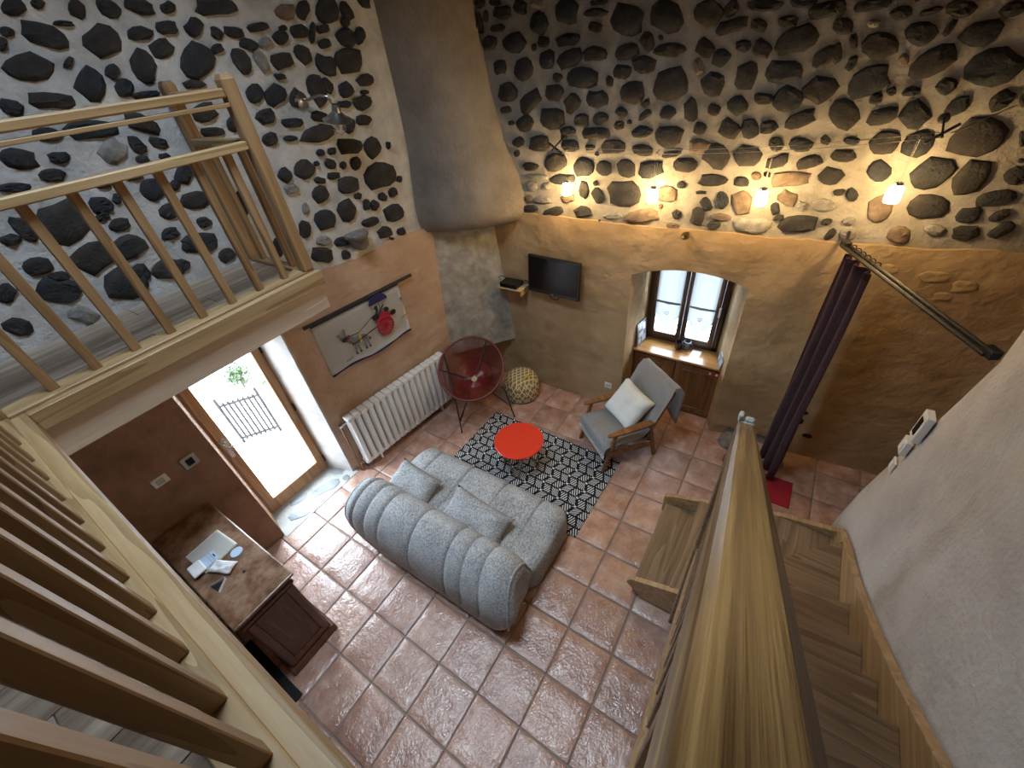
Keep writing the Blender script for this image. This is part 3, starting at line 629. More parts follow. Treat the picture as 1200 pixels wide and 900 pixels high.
# faint stones showing through the plaster of the niche, and holes in it
for (x, z, a, bb) in ((1.60, 2.11, .10, .05), (1.78, 2.06, .07, .05), (1.70, 1.97, .06, .04), (1.31, 2.14, .07, .035)):
    bt = stone_mesh(a, bb, int(x * 100), 0.012); me = bt.mesh('auto'); me.materials.append(MATS['ochre_plaster'])
    o = link('stone', me, None, wall_back); X, N, p = frame_back(x, z); p = p + N * 0.022
    o.matrix_local = Matrix.Translation(p - wall_back.location) @ Matrix(((X.x, 0, N.x, 0), (X.y, 0, N.y, 0), (0, 1, 0, 0), (0, 0, 0, 1)))
for k, (x, z, a, bb) in enumerate(((1.207, 0.58, .055, .03), (1.215, 0.46, .04, .045), (1.335, 0.29, .05, .03))):
    bt = stone_mesh(a, bb, 900 + k, 0.012); me = bt.mesh('auto'); me.materials.append(MATS['ink_black'])
    o = link('stone', me, None, wall_back); X, N, p = frame_back(x, z); p = p + N * 0.02
    o.matrix_local = Matrix.Translation(p - wall_back.location) @ Matrix(((X.x, 0, N.x, 0), (X.y, 0, N.y, 0), (0, 1, 0, 0), (0, 0, 0, 1)))

# grey plaster wall along the stairs, its end flaring out towards the foot
b = B()
rows = []
for z, ye in ((0, 2.40), (0.3, 2.38), (0.75, 2.31), (1.15, 2.20), (1.6, 2.06), (2.0, 1.95), (2.35, 1.86), (2.7, 1.90), (3.2, 1.92), (CEIL, 1.92)):
    r = [(1.62, -3.3, z)] + [(1.62 + 0.012 * noise.noise(Vector((y * 1.5, z * 1.5, 2))), y, z) for y in span(-2.8, ye - 0.40, 0.25)]
    r += [(1.625, ye - 0.25, z), (1.64, ye - 0.13, z), (1.68, ye - 0.04, z), (1.76, ye, z), (1.9, ye + 0.01, z), (2.65, ye + 0.01, z), (2.65, -3.3, z)]
    rows.append(r)
m = min(len(r) for r in rows)
rows = [[r[0]] + [r[1 + int(round(i * (len(r) - 9) / (m - 9)))] for i in range(m - 8)] + r[-7:] for r in rows]
V = b.grid(rows, closed_u=True); b.bm.faces.new(V[0]); b.bm.faces.new(list(reversed(V[-1])))
single('wall_right', b, 'grey_plaster', 'pale grey plaster wall climbing beside the stairs', 'wall', smooth='auto', kind='structure', origin=(1.62, 0, 0))
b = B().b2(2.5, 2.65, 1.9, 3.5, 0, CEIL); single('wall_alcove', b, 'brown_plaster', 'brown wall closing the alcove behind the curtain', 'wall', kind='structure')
b = B().b2(-3.5, 2.65, -3.45, -3.3, 0, CEIL); single('wall_near', b, 'clay_plaster', 'plaster wall behind the mezzanine', 'wall', kind='structure')
b = B()
b.b2(-3.5, SKY[0], -3.3, 3.7, CEIL, CEIL + 0.12); b.b2(SKY[1], 2.65, -3.3, 3.7, CEIL, CEIL + 0.12)
b.b2(SKY[0], SKY[1], -3.3, SKY[2], CEIL, CEIL + 0.12); b.b2(SKY[0], SKY[1], SKY[3], 3.7, CEIL, CEIL + 0.12)
for (x0, x1, y0, y1) in ((SKY[0]-.05, SKY[0], SKY[2]-.05, SKY[3]+.05), (SKY[1], SKY[1]+.05, SKY[2]-.05, SKY[3]+.05), (SKY[0], SKY[1], SKY[2]-.05, SKY[2]), (SKY[0], SKY[1], SKY[3], SKY[3]+.05)): b.b2(x0, x1, y0, y1, CEIL + 0.12, CEIL + 1.1)  # unseen deep shaft, added to keep daylight off the upper walls
single('ceiling', b, 'ceiling_wood', 'unseen boarded ceiling, darkened to cut bounce, with a roof light opening', 'ceiling', kind='structure')

# chimney hood bulging out of the corner, cement panel below it
b = B(); rows = []
for z, yl, xr, bul in ((2.21, 2.50, -2.06, 0.00), (2.22, 2.44, -1.94, 0.05), (2.27, 2.40, -1.87, 0.08), (2.36, 2.38, -1.83, 0.10), (2.50, 2.38, -1.83, 0.11), (2.72, 2.41, -1.90, 0.11),
                       (3.0, 2.45, -2.03, 0.10), (3.4, 2.46, -2.12, 0.09), (3.9, 2.45, -2.18, 0.08), (4.5, 2.44, -2.22, 0.08), (CEIL, 2.43, -2.26, 0.08)):
    p0 = Vector((left_x(yl) - 0.03, yl - 0.01, z)); p2 = Vector((xr, 3.06, z)); p1 = (p0 + p2) / 2 + Vector((bul * 2.6, -bul * 2.2, 0))
    p0b = p0; rows.append([p0 * (1 - s) ** 2 + p1 * 2 * s * (1 - s) + p2 * s * s for s in [i / 14 for i in range(15)]] + [Vector((-2.85, 3.15, z))])
V = b.grid(rows, closed_u=True); b.bm.faces.new(list(reversed(V[0])))
single('chimney_breast', b, 'hood_plaster', 'taupe plastered chimney hood filling the corner between the stone walls', 'chimney', smooth='auto', kind='structure', origin=(-2.5, 2.8, 2.21))
b = B()
A0, B0, A1, B1 = Vector((-2.74, 2.40, 0.60)), Vector((-2.13, 3.02, 0.66)), Vector((-2.775, 2.47, 2.26)), Vector((-2.25, 3.035, 2.23))
nn = Vector((-0.7, 0.7, 0)) * 0.05
rows = []
for k in range(9):
    s = k / 8; a_ = A0.lerp(A1, s); c_ = B0.lerp(B1, s ** 0.55)
    rows.append([a_.lerp(c_, j / 6) + Vector((0.7, -0.7, 0)) * 0.012 * noise.noise(Vector((j * .8, k * .7, 5))) for j in range(7)])
V = b.grid(rows); g = bmesh.ops.extrude_face_region(b.bm, geom=list(b.bm.faces)); bmesh.ops.translate(b.bm, vec=nn, verts=[e for e in g['geom'] if isinstance(e, bmesh.types.BMVert)])
single('fireplace_panel', b, 'cement', 'grey cement panel closing the corner fireplace under the hood', 'panel', kind='structure')

# exposed footing of rock by the curtain
for k, (x, y, a, bb, h, lab) in enumerate(((0.72, 3.05, .16, .14, .10, 'flat grey bedrock slab below the plaster beside the cabinet'), (0.78, 2.78, .13, .11, .05, 'low tan bedrock slab beside the orange tiles near the newel'), (1.10, 2.93, .12, .10, .08, 'rough grey bedrock lump at the foot of the curtain'))):
    bt = stone_mesh(a, bb, 70 + k, h); bmesh.ops.translate(bt.bm, vec=(x, y, 0.02), verts=bt.bm.verts)
    single('bedrock', bt, 'carved_stone' if k != 1 else 'brown_stone', lab, 'rock', smooth='auto')

# stone threshold of the door recess
b = B(); b.b2(-3.5, -2.90, -0.34, 0.64, -0.02, 0.006, 0.004)
th = single('door_threshold', b, 'threshold_mortar', 'pale mortar threshold with flat stones inside the glazed door', 'threshold', kind='structure')
for k, (x, y, a, bb, r) in enumerate(((-3.05, 0.28, .19, .07, 1.2), (-3.14, 0.50, .10, .05, .4), (-3.20, 0.02, .12, .06, 1.4), (-3.02, -0.10, .13, .06, 1.0), (-2.96, 0.5, .05, .04, 0))):
    bt = stone_mesh(a, bb, 40 + k, 0.008); bmesh.ops.rotate(bt.bm, cent=(0, 0, 0), matrix=Matrix.Rotation(r, 3, 'Z'), verts=bt.bm.verts); bmesh.ops.translate(bt.bm, vec=(x, y, 0.006), verts=bt.bm.verts)
    part('flat_stone', bt, 'threshold_stone', th, 'auto')

# ------------------------------------------------------------------ mezzanine
MZ = 2.62
b = B(); b.b2(-2.97, -2.20, -0.98, 0.715, MZ - 0.12, MZ - 0.015); b.b2(-2.97, 1.60, -3.3, -1.21, MZ - 0.12, MZ - 0.015); b.b2(-2.97, 0.655, -1.21, -0.98, MZ - 0.12, MZ - 0.015)
mz = single('mezzanine_floor', b, 'beam_wood', 'laminate board floor of the L-shaped mezzanine', 'floor', kind='structure')
x = -2.965
while x < 1.55:
    w = 0.188; x1 = min(x + w, 1.595); yt = 0.71 if x1 < -2.15 else (-0.985 if x1 < 0.66 else -1.215)
    y = -3.28 + random.uniform(-0.9, 0)
    while y < yt - 0.02:
        y1 = min(y + 1.25, yt); y0 = max(y, -3.29)
        if y1 - y0 > 0.05: part('floor_board', B().b2(x, x1 - 0.003, y0, y1 - 0.003, MZ - 0.015, MZ, 0.0015), 'laminate', mz)
        y = y1
    x = x1
b = B().b2(-2.30, -2.145, -0.99, 0.715, 2.34, 2.522, 0.006); single('mezzanine_beam', b, 'beam_wood', 'pale knotty beam under the mezzanine above the glazed door', 'beam', kind='structure')
b = B().b2(-2.14, 0.655, -1.12, -0.975, 2.34, 2.522, 0.006); single('mezzanine_beam', b, 'beam_wood', 'pale beam under the mezzanine edge nearest the dresser', 'beam', kind='structure')
b = B(); b.b2(-2.26, -2.115, -0.935, 0.735, 2.528, 2.632, 0.004); single('trim_1', b, 'pine', 'pine nosing board along the mezzanine edge above the door', 'trim', kind='structure')
b = B(); b.b2(-2.26, 0.66, -1.06, -0.935, 2.528, 2.632, 0.004); single('trim_2', b, 'pine_x', 'pine nosing board along the mezzanine edge above the dresser', 'trim', kind='structure')

rl = thing('railing', 'pine balustrade of the mezzanine in front of the grey stone wall', 'railing', (-2.19, -0.1, MZ))
part('bottom_rail', B().b2(-2.285, -2.155, -0.99, 0.70, MZ, MZ + 0.03, 0.004), 'pine', rl)
def post(p, z0, z1, w=0.078, mat='pine_z', name='post', root=None, smooth=False):
    b = B().box((p[0], p[1], (z0 + z1) / 2), (w, w, z1 - z0), bev=0.008)
    b.lathe([(w * 0.62, 0), (w * 0.45, 0.018)], (p[0], p[1], z1 - 0.002), 4, Matrix.Rotation(PI / 4, 3, 'Z'))
    return part(name, b, mat, root)
RX = -2.19; RY = 0.675
post((RX, RY), MZ + 0.03, 3.755, mat='pine_z', root=rl)
post((RX - 0.72, RY + 0.01), MZ, 3.755, root=rl)
post((RX - 0.02, -1.03), MZ, 3.755, root=rl)
part('top_rail', B().b2(RX - 0.034, RX + 0.034, -0.99, RY - 0.04, 3.668, 3.712, 0.008), 'pine', rl)
part('under_rail', B().b2(RX - 0.028, RX + 0.028, -0.99, RY - 0.04, 3.625, 3.645, 0.003), 'pine', rl)
part('middle_rail', B().b2(RX - 0.03, RX + 0.03, -0.99, RY - 0.04, 3.415, 3.46, 0.006), 'pine', rl)
for k in range(8):
    y = -0.793 + 0.187 * k
    part('baluster', B().b2(RX - 0.042, RX - 0.008, y - 0.022, y + 0.022, MZ + 0.03, 3.42, 0.003), 'pine_z', rl)
# return leg towards the stone wall
part('bottom_rail', B().b2(RX - 0.68, RX - 0.09, RY - 0.035, RY + 0.035, MZ + 0.0, MZ + 0.028, 0.004), 'pine_x', rl)
part('top_rail', B().b2(RX - 0.68, RX - 0.04, RY - 0.03, RY + 0.03, 3.668, 3.712, 0.008), 'pine_x', rl)
part('middle_rail', B().b2(RX - 0.68, RX - 0.04, RY - 0.03, RY + 0.03, 3.415, 3.46, 0.006), 'pine_x', rl)
for k in range(3):
    x = RX - 0.17 - 0.187 * k
    part('baluster', B().b2(x - 0.022, x + 0.022, RY - 0.015, RY + 0.02, MZ + 0.028, 3.42, 0.003), 'pine_z', rl)

rn = thing('railing', 'pine balustrade of the near mezzanine edge above the old dresser', 'railing', (-0.8, -1.03, MZ))
part('bottom_rail', B().b2(-2.15, 0.655, -1.09, -0.99, MZ, MZ + 0.03, 0.004), 'pine_x', rn)
part('top_rail', B().b2(-2.17, 0.66, -1.064, -0.996, 3.668, 3.712, 0.008), 'pine_x', rn)
part('middle_rail', B().b2(-2.17, 0.66, -1.06, -1.0, 3.415, 3.46, 0.006), 'pine_x', rn)
for k in range(14):
    x = 0.576 - 0.187 * k
    part('baluster', B().b2(x - 0.022, x + 0.022, -1.045, -1.005, MZ + 0.03, 3.42, 0.003), 'pine_z', rn)

# ------------------------------------------------------------------ staircase
st = thing('staircase', 'brown oak winder staircase climbing along the grey wall', 'staircase', (1.1, 1.0, 0))
RISE = 2.62 / 14
TR = [[(.33, .93), (.64, .93), (.64, 1.83), (.33, 1.79)],
      [(.60, .93), (.77, .93), (1.07, 1.83), (.60, 1.83)],
      [(.76, .90), (.79, .90), (1.56, 1.67), (1.56, 1.83), (1.045, 1.83)],
      [(.77, .86), (1.56, 1.045), (1.56, 1.67), (.775, .90)],
      [(.74, .79), (1.56, .73), (1.56, 1.075), (.77, .88)],
      [(.73, .47), (1.56, .47), (1.56, .755), (.74, .82)]]
for k in range(7, 14):
    y1 = 0.48 - 0.24 * (k - 7); TR.append([(.73, y1 - .25), (1.56, y1 - .25), (1.56, y1 + 0.015), (.73, y1 + 0.015)])
for k, poly in enumerate(TR):
    z = RISE * (k + 1)
    b = B().prism(poly, z - 0.04, z); bmesh.ops.bevel(b.bm, geom=list(b.bm.edges), offset=0.004, segments=1, affect='EDGES')
    part('tread', b, 'stair_oak' if k > 2 else 'stair_oak_y', st)
FR = [((.345, .93), (.345, 1.79)), ((.62, .93), (.62, 1.83)), ((.77, .93), (1.05, 1.80)), ((.79, .90), (1.55, 1.63)), ((.77, .87), (1.56, 1.05)), ((.74, .80), (1.56, .735))]
for k in range(7, 14):
    y1 = 0.48 - 0.24 * (k - 7); FR.append(((.73, y1 - 0.01), (1.56, y1 - 0.01)))
for k, (p0, p1) in enumerate(FR):
    z1 = RISE * (k + 1) - 0.04; z0 = max(0.0, RISE * k)
    b = B().beam((*p0, (z0 + z1) / 2), (*p1, (z0 + z1) / 2), 0.02, z1 - z0); part('riser', b, 'stair_oak', st)
YZ = Matrix(((0, 0, 1, 0), (1, 0, 0, 0), (0, 1, 0, 0), (0, 0, 0, 1)))    # (y,z) polygon extruded along x
XZ = Matrix(((1, 0, 0, 0), (0, 0, 1, 0), (0, 1, 0, 0), (0, 0, 0, 1)))    # (x,z) polygon extruded along y
top = [(1.87, .64), (1.62, .78), (1.3, .93), (1.05, 1.07), (.78, 1.24), (.48, 1.44), (-.96, 2.56), (-1.2, 2.75)]
poly = top + [(y, max(0, z - 0.42)) for y, z in reversed(top)]
part('stringer', B().prism(poly, 1.56, 1.605, YZ), 'stringer_wood', st)
top = [(.30, .22), (.36, .26), (.8, .42), (1.2, .57), (1.605, .64)]
part('stringer', B().prism([(1.605, 0), (.30, 0)] + top, 1.83, 1.87, XZ), 'stringer_wood', st)
top = [(.28, .17), (.31, .24), (.45, .30), (.70, .40)]
part('stringer', B().prism([(.70, .03), (.42, .03)] + top, .895, .935, XZ), 'stringer_wood', st)
top = [(.86, 1.16), (.48, 1.42), (-.96, 2.54), (-1.2, 2.73)]
part('stringer', B().prism(top + [(y, max(0, z - 0.36)) for y, z in reversed(top)], .685, .735, YZ), 'stringer_wood', st)

sr = thing('stair_railing', 'massive oak stair handrail on balusters in the foreground', 'railing', (0.705, 0.85, 0))
def hz(y): return 3.515 - 0.76 * (y + 0.77)
b = B().beam((0.705, -1.15, hz(-1.15) - 0.05), (0.705, 0.87, hz(0.87) - 0.05), 0.078, 0.085, 0.014, seg=2)
part('handrail', b, 'handrail_oak', sr, label='wide oak handrail with a strong grain')
post((0.705, 0.865), 0.0, hz(0.865) - 0.03, 0.075, 'stair_oak_y', 'newel_post', sr)
b = B(); zt = hz(0.865)
b.box((0.705, 0.90, zt - 0.03), (0.07, 0.05, 0.05), bev=0.012, seg=2); b.box((0.675, 0.90, zt + 0.01), (0.022, 0.04, 0.04), bev=0.008, seg=2); b.box((0.715, 0.90, zt + 0.0), (0.04, 0.03, 0.03), bev=0.008)
part('finial', b, 'porous_white', sr, label='pale chipped end cap of the handrail')
y = 0.72
while y > -1.15:
    zs = interp(-y, [-.86, -.48, .96, 1.2], [1.16, 1.42, 2.54, 2.73])
    part('baluster', B().b2(0.692, 0.718, y - 0.02, y + 0.02, zs - 0.02, hz(y) - 0.08, 0.003), 'stair_oak_y', sr)
    y -= 0.125
# ================================================================== DOOR AND WINDOW
XN = Matrix(((0, 0, 1, 0), (1, 0, 0, 0), (0, 1, 0, 0), (0, 0, 0, 1)))
door = thing('door_1', 'oak framed glazed door to the terrace', 'door', (-3.3, 0.125, 0), kind='structure')
DX = -3.31
for (y0, y1, z0, z1) in ((-0.30, -0.245, 0, 2.17), (0.495, 0.55, 0, 2.17), (-0.30, 0.55, 2.11, 2.17)):
    part('door_frame', B().b2(DX - 0.06, DX + 0.02, y0, y1, z0, z1, 0.004), 'door_oak', door)
leaf = part('door_leaf', (lambda b: (b.b2(DX - 0.04, DX + 0.03, -0.243, -0.155, 0.02, 2.105, 0.006), b.b2(DX - 0.04, DX + 0.03, 0.41, 0.493, 0.02, 2.105, 0.006),
            b.b2(DX - 0.04, DX + 0.03, -0.16, 0.415, 0.02, 0.19, 0.006), b.b2(DX - 0.04, DX + 0.03, -0.16, 0.415, 2.0, 2.105, 0.006), b)[-1])(B()), 'door_oak', door)
part('glass_pane', B().b2(DX - 0.008, DX + 0.0, -0.156, 0.412, 0.188, 2.002), 'pane_glass', leaf)
b = B(); b.b2(DX + 0.028, DX + 0.036, -0.225, -0.185, 0.93, 1.17, 0.002); b.tube([(DX + 0.03, -0.205, 1.08), (DX + 0.085, -0.205, 1.08), (DX + 0.09, -0.17, 1.08), (DX + 0.09, -0.08, 1.075)], 0.009, 8); b.cyl((DX + 0.03, -0.205, 0.99), (DX + 0.048, -0.205, 0.99), 0.012)
part('door_handle', b, 'chrome', leaf, 'auto', label='chrome lever handle on a plate')
for z in (0.18, 1.0, 1.75):
    part('hinge', B().cyl((DX + 0.035, 0.497, z - 0.045), (DX + 0.035, 0.497, z + 0.045), 0.011, n=10), 'dark_iron', leaf, 'auto')

win = thing('window_1', 'dark wood casement window in the deep recess', 'window', (-0.16, 3.63, 0.79), kind='structure')
WY = 3.60
b = B()
for (x0, x1, z0, z1) in ((-0.565, -0.52, 0.785, 1.93), (0.20, 0.245, 0.785, 1.93), (-0.565, 0.245, 0.785, 0.84), (-0.565, 0.245, 1.88, 1.93)):
    b.b2(x0, x1, WY - 0.02, WY + 0.06, z0, z1, 0.003)
part('window_frame', b, 'window_wood', win)
for x0, x1, hx in ((-0.518, -0.162, -0.15), (-0.158, 0.198, 0.18)):
    b = B()
    for (a0, a1, z0, z1) in ((x0, x0 + 0.05, 0.842, 1.878), (x1 - 0.05, x1, 0.842, 1.878), (x0 + .05, x1 - .05, 0.842, 0.905), (x0 + .05, x1 - .05, 1.82, 1.878)):
        b.b2(a0, a1, WY - 0.045, WY + 0.01, z0, z1, 0.005)
    s = part('window_sash', b, 'window_wood', win)
    part('glass_pane', B().b2(x0 + .049, x1 - .049, WY - 0.012, WY - 0.006, 0.904, 1.821), 'pane_glass', s)
b = B().cyl((0.20, WY - 0.05, 1.25), (0.20, WY - 0.05, 1.36), 0.012, n=8); part('handle', b, 'white_plastic', win)
# lace half curtains, pointed lower hem
for k, (x0, x1, lab) in enumerate(((-0.475, -0.205, 'white linen window panel with pointed hem on the left sash'), (-0.115, 0.155, 'white linen window panel with pointed hem on the right sash'))):
    t_ = thing('window_curtain', lab, 'curtain', ((x0 + x1) / 2, WY - 0.06, 0.98))
    for nm, z_top, zs, ze, zm, dy in (('upper_panel', 1.84, 1.31, 1.31, 1.32, 0.0), ('lower_panel', 1.33, 1.16, 1.16, 0.985, 0.008)):
        b = B(); rows = []
        for i in range(13):
            f = i / 12; x = x0 + (x1 - x0) * f
            zb = (zs + (zm - zs) * (1 - abs(2 * f - 1)))
            yy = WY - 0.064 + dy + 0.006 * math.sin(f * 22 + k)
            rows.append([(x, yy, z_top), (x, yy + 0.002, (z_top + zb) / 2), (x, yy, zb)])
        b.grid(rows); part(nm, b, 'sheer_linen', t_, True)
    xm = (x0 + x1) / 2
    hem = [(x0, WY - 0.068, 1.16), (xm, WY - 0.068, 0.985), (x1, WY - 0.068, 1.16)]
    part('hem', B().tube(hem, 0.004, 5), 'ink_grey', t_)
    part('gather_band', B().tube([(x0, WY - 0.07, 1.325), (xm, WY - 0.074, 1.32), (x1, WY - 0.07, 1.325)], [0.010, 0.014, 0.010], 6), 'sheer_linen', t_, True)
    b = B()
    hp = [(xm + 0.026 * math.sin(a) ** 3 * 1.0, WY - 0.073, 1.19 + 0.0016 * (13 * math.cos(a) - 5 * math.cos(2 * a) - 2 * math.cos(3 * a))) for a in [2 * PI * i / 16 for i in range(16)]]
    b.tube(hp, 0.0028, 4, closed=True); b.tube([(xm, WY - 0.073, 1.21), (xm, WY - 0.073, 1.165)], 0.0028, 4)
    part('heart_embroidery', b, 'ink_grey', t_)

# outside the glazed door: terrace, low gate, steps, planting
b = B().b2(-9.0, -3.52, -6, 6, -0.15, -0.02); single('terrace', b, 'pavement', 'pale paved terrace outside the glazed door', 'terrace', kind='structure')
g = thing('garden_gate', 'low barred metal gate on the terrace outside the door', 'gate', (-4.6, 0.35, -0.02))
P0, P1 = Vector((-4.72, 0.22, 0)), Vector((-4.46, 0.60, 0))
for z in (0.06, 0.62): part('gate_rail', B().beam(P0 + Vector((0, 0, z)), P1 + Vector((0, 0, z)), 0.02, 0.025), 'gate_iron', g)
for k in range(9):
    p = P0.lerp(P1, k / 8); part('gate_bar', B().cyl(p + Vector((0, 0, 0.02)), p + Vector((0, 0, 0.66)), 0.015, n=6), 'gate_iron', g)
for p in (P0, P1): part('gate_post', B().cyl(p + Vector((0, 0, -0.02)), p + Vector((0, 0, 0.74)), 0.018, n=8), 'gate_iron', g)
b = B()
gs = thing('garden_steps', 'pale stone steps rising beyond the low gate', 'steps', (-5.6, -0.5, -0.02), kind='structure')
for k in range(7):
    part('step', B().b2(-5.2 - 0.30 * k, -4.9 - 0.30 * k, -1.0, 0.10, -0.02, 0.06 + 0.09 * k, 0.01), 'pavement', gs)
    part('riser_face', B().b2(-4.899 - 0.30 * k, -4.885 - 0.30 * k, -1.0, 0.10, -0.02 + 0.09 * max(0, k - 1), 0.045 + 0.09 * k), 'basalt', gs)
b = B().b2(-7.4, -7.1, -2, 3.2, -0.02, 1.3, 0.03); gw = single('garden_wall', b, 'mortar', 'rubble garden wall behind the low gate', 'wall', kind='structure')
for k in range(60):
    bt = stone_mesh(random.uniform(.08, .16), random.uniform(.06, .10), 300 + k, 0.03); me = bt.mesh('auto'); me.materials.append(MATS['basalt'])
    o = link('stone', me, None, gw); o.matrix_local = Matrix.Translation(Vector((-7.09, -0.6 + 0.26 * (k % 14) + random.uniform(-.05, .05), 0.12 + 0.25 * (k // 14) + random.uniform(-.03, .03))) - gw.location) @ Matrix(((0, 0, 1, 0), (1, 0, 0, 0), (0, 1, 0, 0), (0, 0, 0, 1)))
def shrub(loc, r, n, lab, seed):
    rr = random.Random(seed); b = B()
    for k in range(n):
        d = Vector((rr.gauss(0, 1), rr.gauss(0, 1), rr.gauss(0.5, 1))).normalized(); p = Vector(loc) + d * r * rr.uniform(.3, 1) + Vector((0, 0, r))
        if p.z < 0.0: p.z = 0.02
        a = d.orthogonal().normalized(); c_ = d.cross(a); s = rr.uniform(.02, .045)
        vs = [b.bm.verts.new(p + a * s), b.bm.verts.new(p + c_ * s * .6 + d * .01), b.bm.verts.new(p - a * s), b.bm.verts.new(p - c_ * s * .6 + d * .01)]
        b.bm.faces.new(vs)
    t_ = thing('garden_shrub', lab, 'shrub', loc); part('foliage', b, 'leaf_green', t_, kind='stuff')
    part('stem', B().cyl(loc, Vector(loc) + Vector((0, 0, r)), 0.012, n=6), 'gate_iron', t_)
shrub((-5.2, 1.15, -0.02), 0.26, 420, 'leafy green shrub beside the low gate post', 1)
shrub((-5.9, 0.9, -0.02), 0.22, 300, 'small shrub further back behind the low gate', 2)

# ================================================================== CABINET UNDER THE WINDOW
cb = thing('window_cabinet', 'dark wooden two-door cabinet built under the window', 'cabinet', (-0.1, 3.45, 0))
CY = 3.32
part('body', B().b2(-0.615, 0.415, CY, 3.62, 0.0, 0.75, 0.003), 'cabinet_wood', cb)
part('worktop', B().b2(-0.628, 0.425, CY - 0.045, 3.625, 0.75, 0.785, 0.006), 'cabinet_top_wood', cb, label='polished honey-coloured top board')
for x0, x1 in ((-0.585, -0.105), (-0.095, 0.385)):
    b = B(); 
    for (a0, a1, z0, z1) in ((x0, x0 + .065, .05, .725), (x1 - .065, x1, .05, .725), (x0 + .065, x1 - .065, .05, .12), (x0 + .065, x1 - .065, .655, .725)): b.b2(a0, a1, CY - 0.022, CY + 0.0, z0, z1, 0.003)
    d = part('cabinet_door', b, 'cabinet_wood', cb)
    part('panel', B().b2(x0 + .07, x1 - .07, CY - 0.014, CY, .125, .65, 0.010, 2), 'cabinet_wood', d)
    part('moulding', B().tube([(x0 + .07, CY - .02, .125), (x1 - .07, CY - .02, .125), (x1 - .07, CY - .02, .65), (x0 + .07, CY - .02, .65)], 0.007, 6, closed=True), 'cabinet_wood', d)
for k, x in enumerate((0.255, 0.325)):
    o = part('warning_sticker', B().b2(x, x + 0.05, CY - 0.0245, CY - 0.0225, 0.655, 0.715), 'sticker_red', cb)
    part('print', B().b2(x + 0.015, x + 0.035, CY - 0.0255, CY - 0.0245, 0.672, 0.70), 'paper', o)

def mug(loc, mat, lab):
    t_ = thing('mug', lab, 'mug', loc)
    x, y, z = loc
    part('cup', B().lathe([(0.030, 0), (0.038, 0.01), (0.042, 0.10), (0.039, 0.10), (0.034, 0.015), (0.001, 0.012)], loc, 18, cap=False), mat, t_, 'auto')
    hp = [(x + 0.038 + 0.026 * math.sin(a), y - 0.01, z + 0.052 + 0.030 * math.cos(a)) for a in [PI * i / 7 for i in range(8)]]
    part('handle', B().tube(hp, 0.005, 6), mat, t_, True)
mug((-0.135, 3.475, 0.785), 'mug_black', 'black mug standing on the window cabinet')
mug((-0.055, 3.525, 0.785), 'mug_grey', 'slate blue mug behind the black one on the window cabinet')
b = B().box((0.065, 3.43, 0.7865), (0.10, 0.20, 0.002), rot=(0, 0, -0.05)); single('paper_sheet', b, 'paper', 'white sheet of paper lying on the window cabinet', 'paper')
def picture(cx, cy, cz, w, h, rz, tilt, lab):
    t_ = thing('photo_panel', lab, 'picture', (cx, cy, cz), rotz=rz)
    R_ = Matrix.Rotation(tilt, 4, 'X')
    def bb(c, s): 
        b = B().box(c, s, bev=0.001); bmesh.ops.transform(b.bm, matrix=R_, verts=b.bm.verts); return b
    part('panel', bb((0, 0, h / 2), (w, 0.014, h)), 'printed_photo', t_)
    for (px_, pz_, pw, ph) in ((-.2, .78, .35, .22), (.22, .72, .3, .3), (-.1, .45, .5, .2), (.2, .2, .4, .25), (-.27, .2, .25, .2)):
        part('print', bb((px_ * w, -0.0078, pz_ * h), (pw * w, 0.0012, ph * h)), 'printed_photo_light', t_)
picture(-0.555, 3.42, 0.787, 0.22, 0.30, math.radians(82), -0.10, 'dark photo panel leaning in the window recess next to the television side')
picture(0.335, 3.36, 0.787, 0.20, 0.31, math.radians(-70), -0.16, 'dark photo panel leaning in the window recess on the curtain side')

# ================================================================== RADIATOR
a0, a1 = Vector((-2.83, 0.73, 0)), Vector((-2.67, 2.15, 0))
dr = (a1 - a0).normalized(); L = (a1 - a0).length
rd = thing('radiator', 'white column radiator under the donkey hanging', 'radiator', a0 + Vector((0, 0, 0)), rotz=math.atan2(dr.y, dr.x) - PI / 2)
NS = 17; pitch = L / NS
b = B(); b.box((0, 0, 0.46), (0.10, pitch * 0.80, 0.66), bev=0.016, seg=2); b.box((0.0, 0, 0.80), (0.12, pitch * 0.98, 0.05), bev=0.014, seg=2); b.box((0, 0, 0.13), (0.11, pitch * 0.98, 0.05), bev=0.014, seg=2); b.box((0.05, 0, 0.46), (0.03, pitch * 0.62, 0.66), bev=0.012, seg=2)
sec = b.mesh('auto'); sec.materials.append(MATS['radiator_white'])
for k in range(NS):
    o = link('section', sec, None, rd); o.location = (0.0, pitch * (k + 0.5), 0)
part('valve', B().cyl((0.0, -0.07, 0.775), (0.0, 0.0, 0.775), 0.018, n=12).cyl((0.0, -0.095, 0.775), (0, -0.05, 0.775), 0.026, n=14), 'chrome', rd, 'auto')
part('pipe', B().tube([(0, -0.06, 0.775), (-0.03, -0.062, 0.74), (-0.04, -0.062, 0.0)], 0.011, 8), 'brown_plaster', rd, True)
part('return_pipe', B().tube([(0, -0.005, 0.14), (-0.01, -0.05, 0.13), (-0.02, -0.05, 0.0)], 0.010, 8), 'brown_plaster', rd, True)
for k in (2, 14): part('foot', B().box((0, pitch * (k + .5), 0.055), (0.04, 0.02, 0.11)), 'radiator_white', rd)

# ================================================================== WALL HANGING WITH DONKEY CART
h0, h1 = Vector((-2.935, 0.86, 0)), Vector((-2.785, 2.02, 0))
du = (h1 - h0).normalized()
hg = thing('wall_hanging', 'cream cloth hanging with a stitched donkey cart and blue parasol', 'wall hanging', (h0.x, h0.y, 1.275), rotz=math.atan2(du.y, du.x))
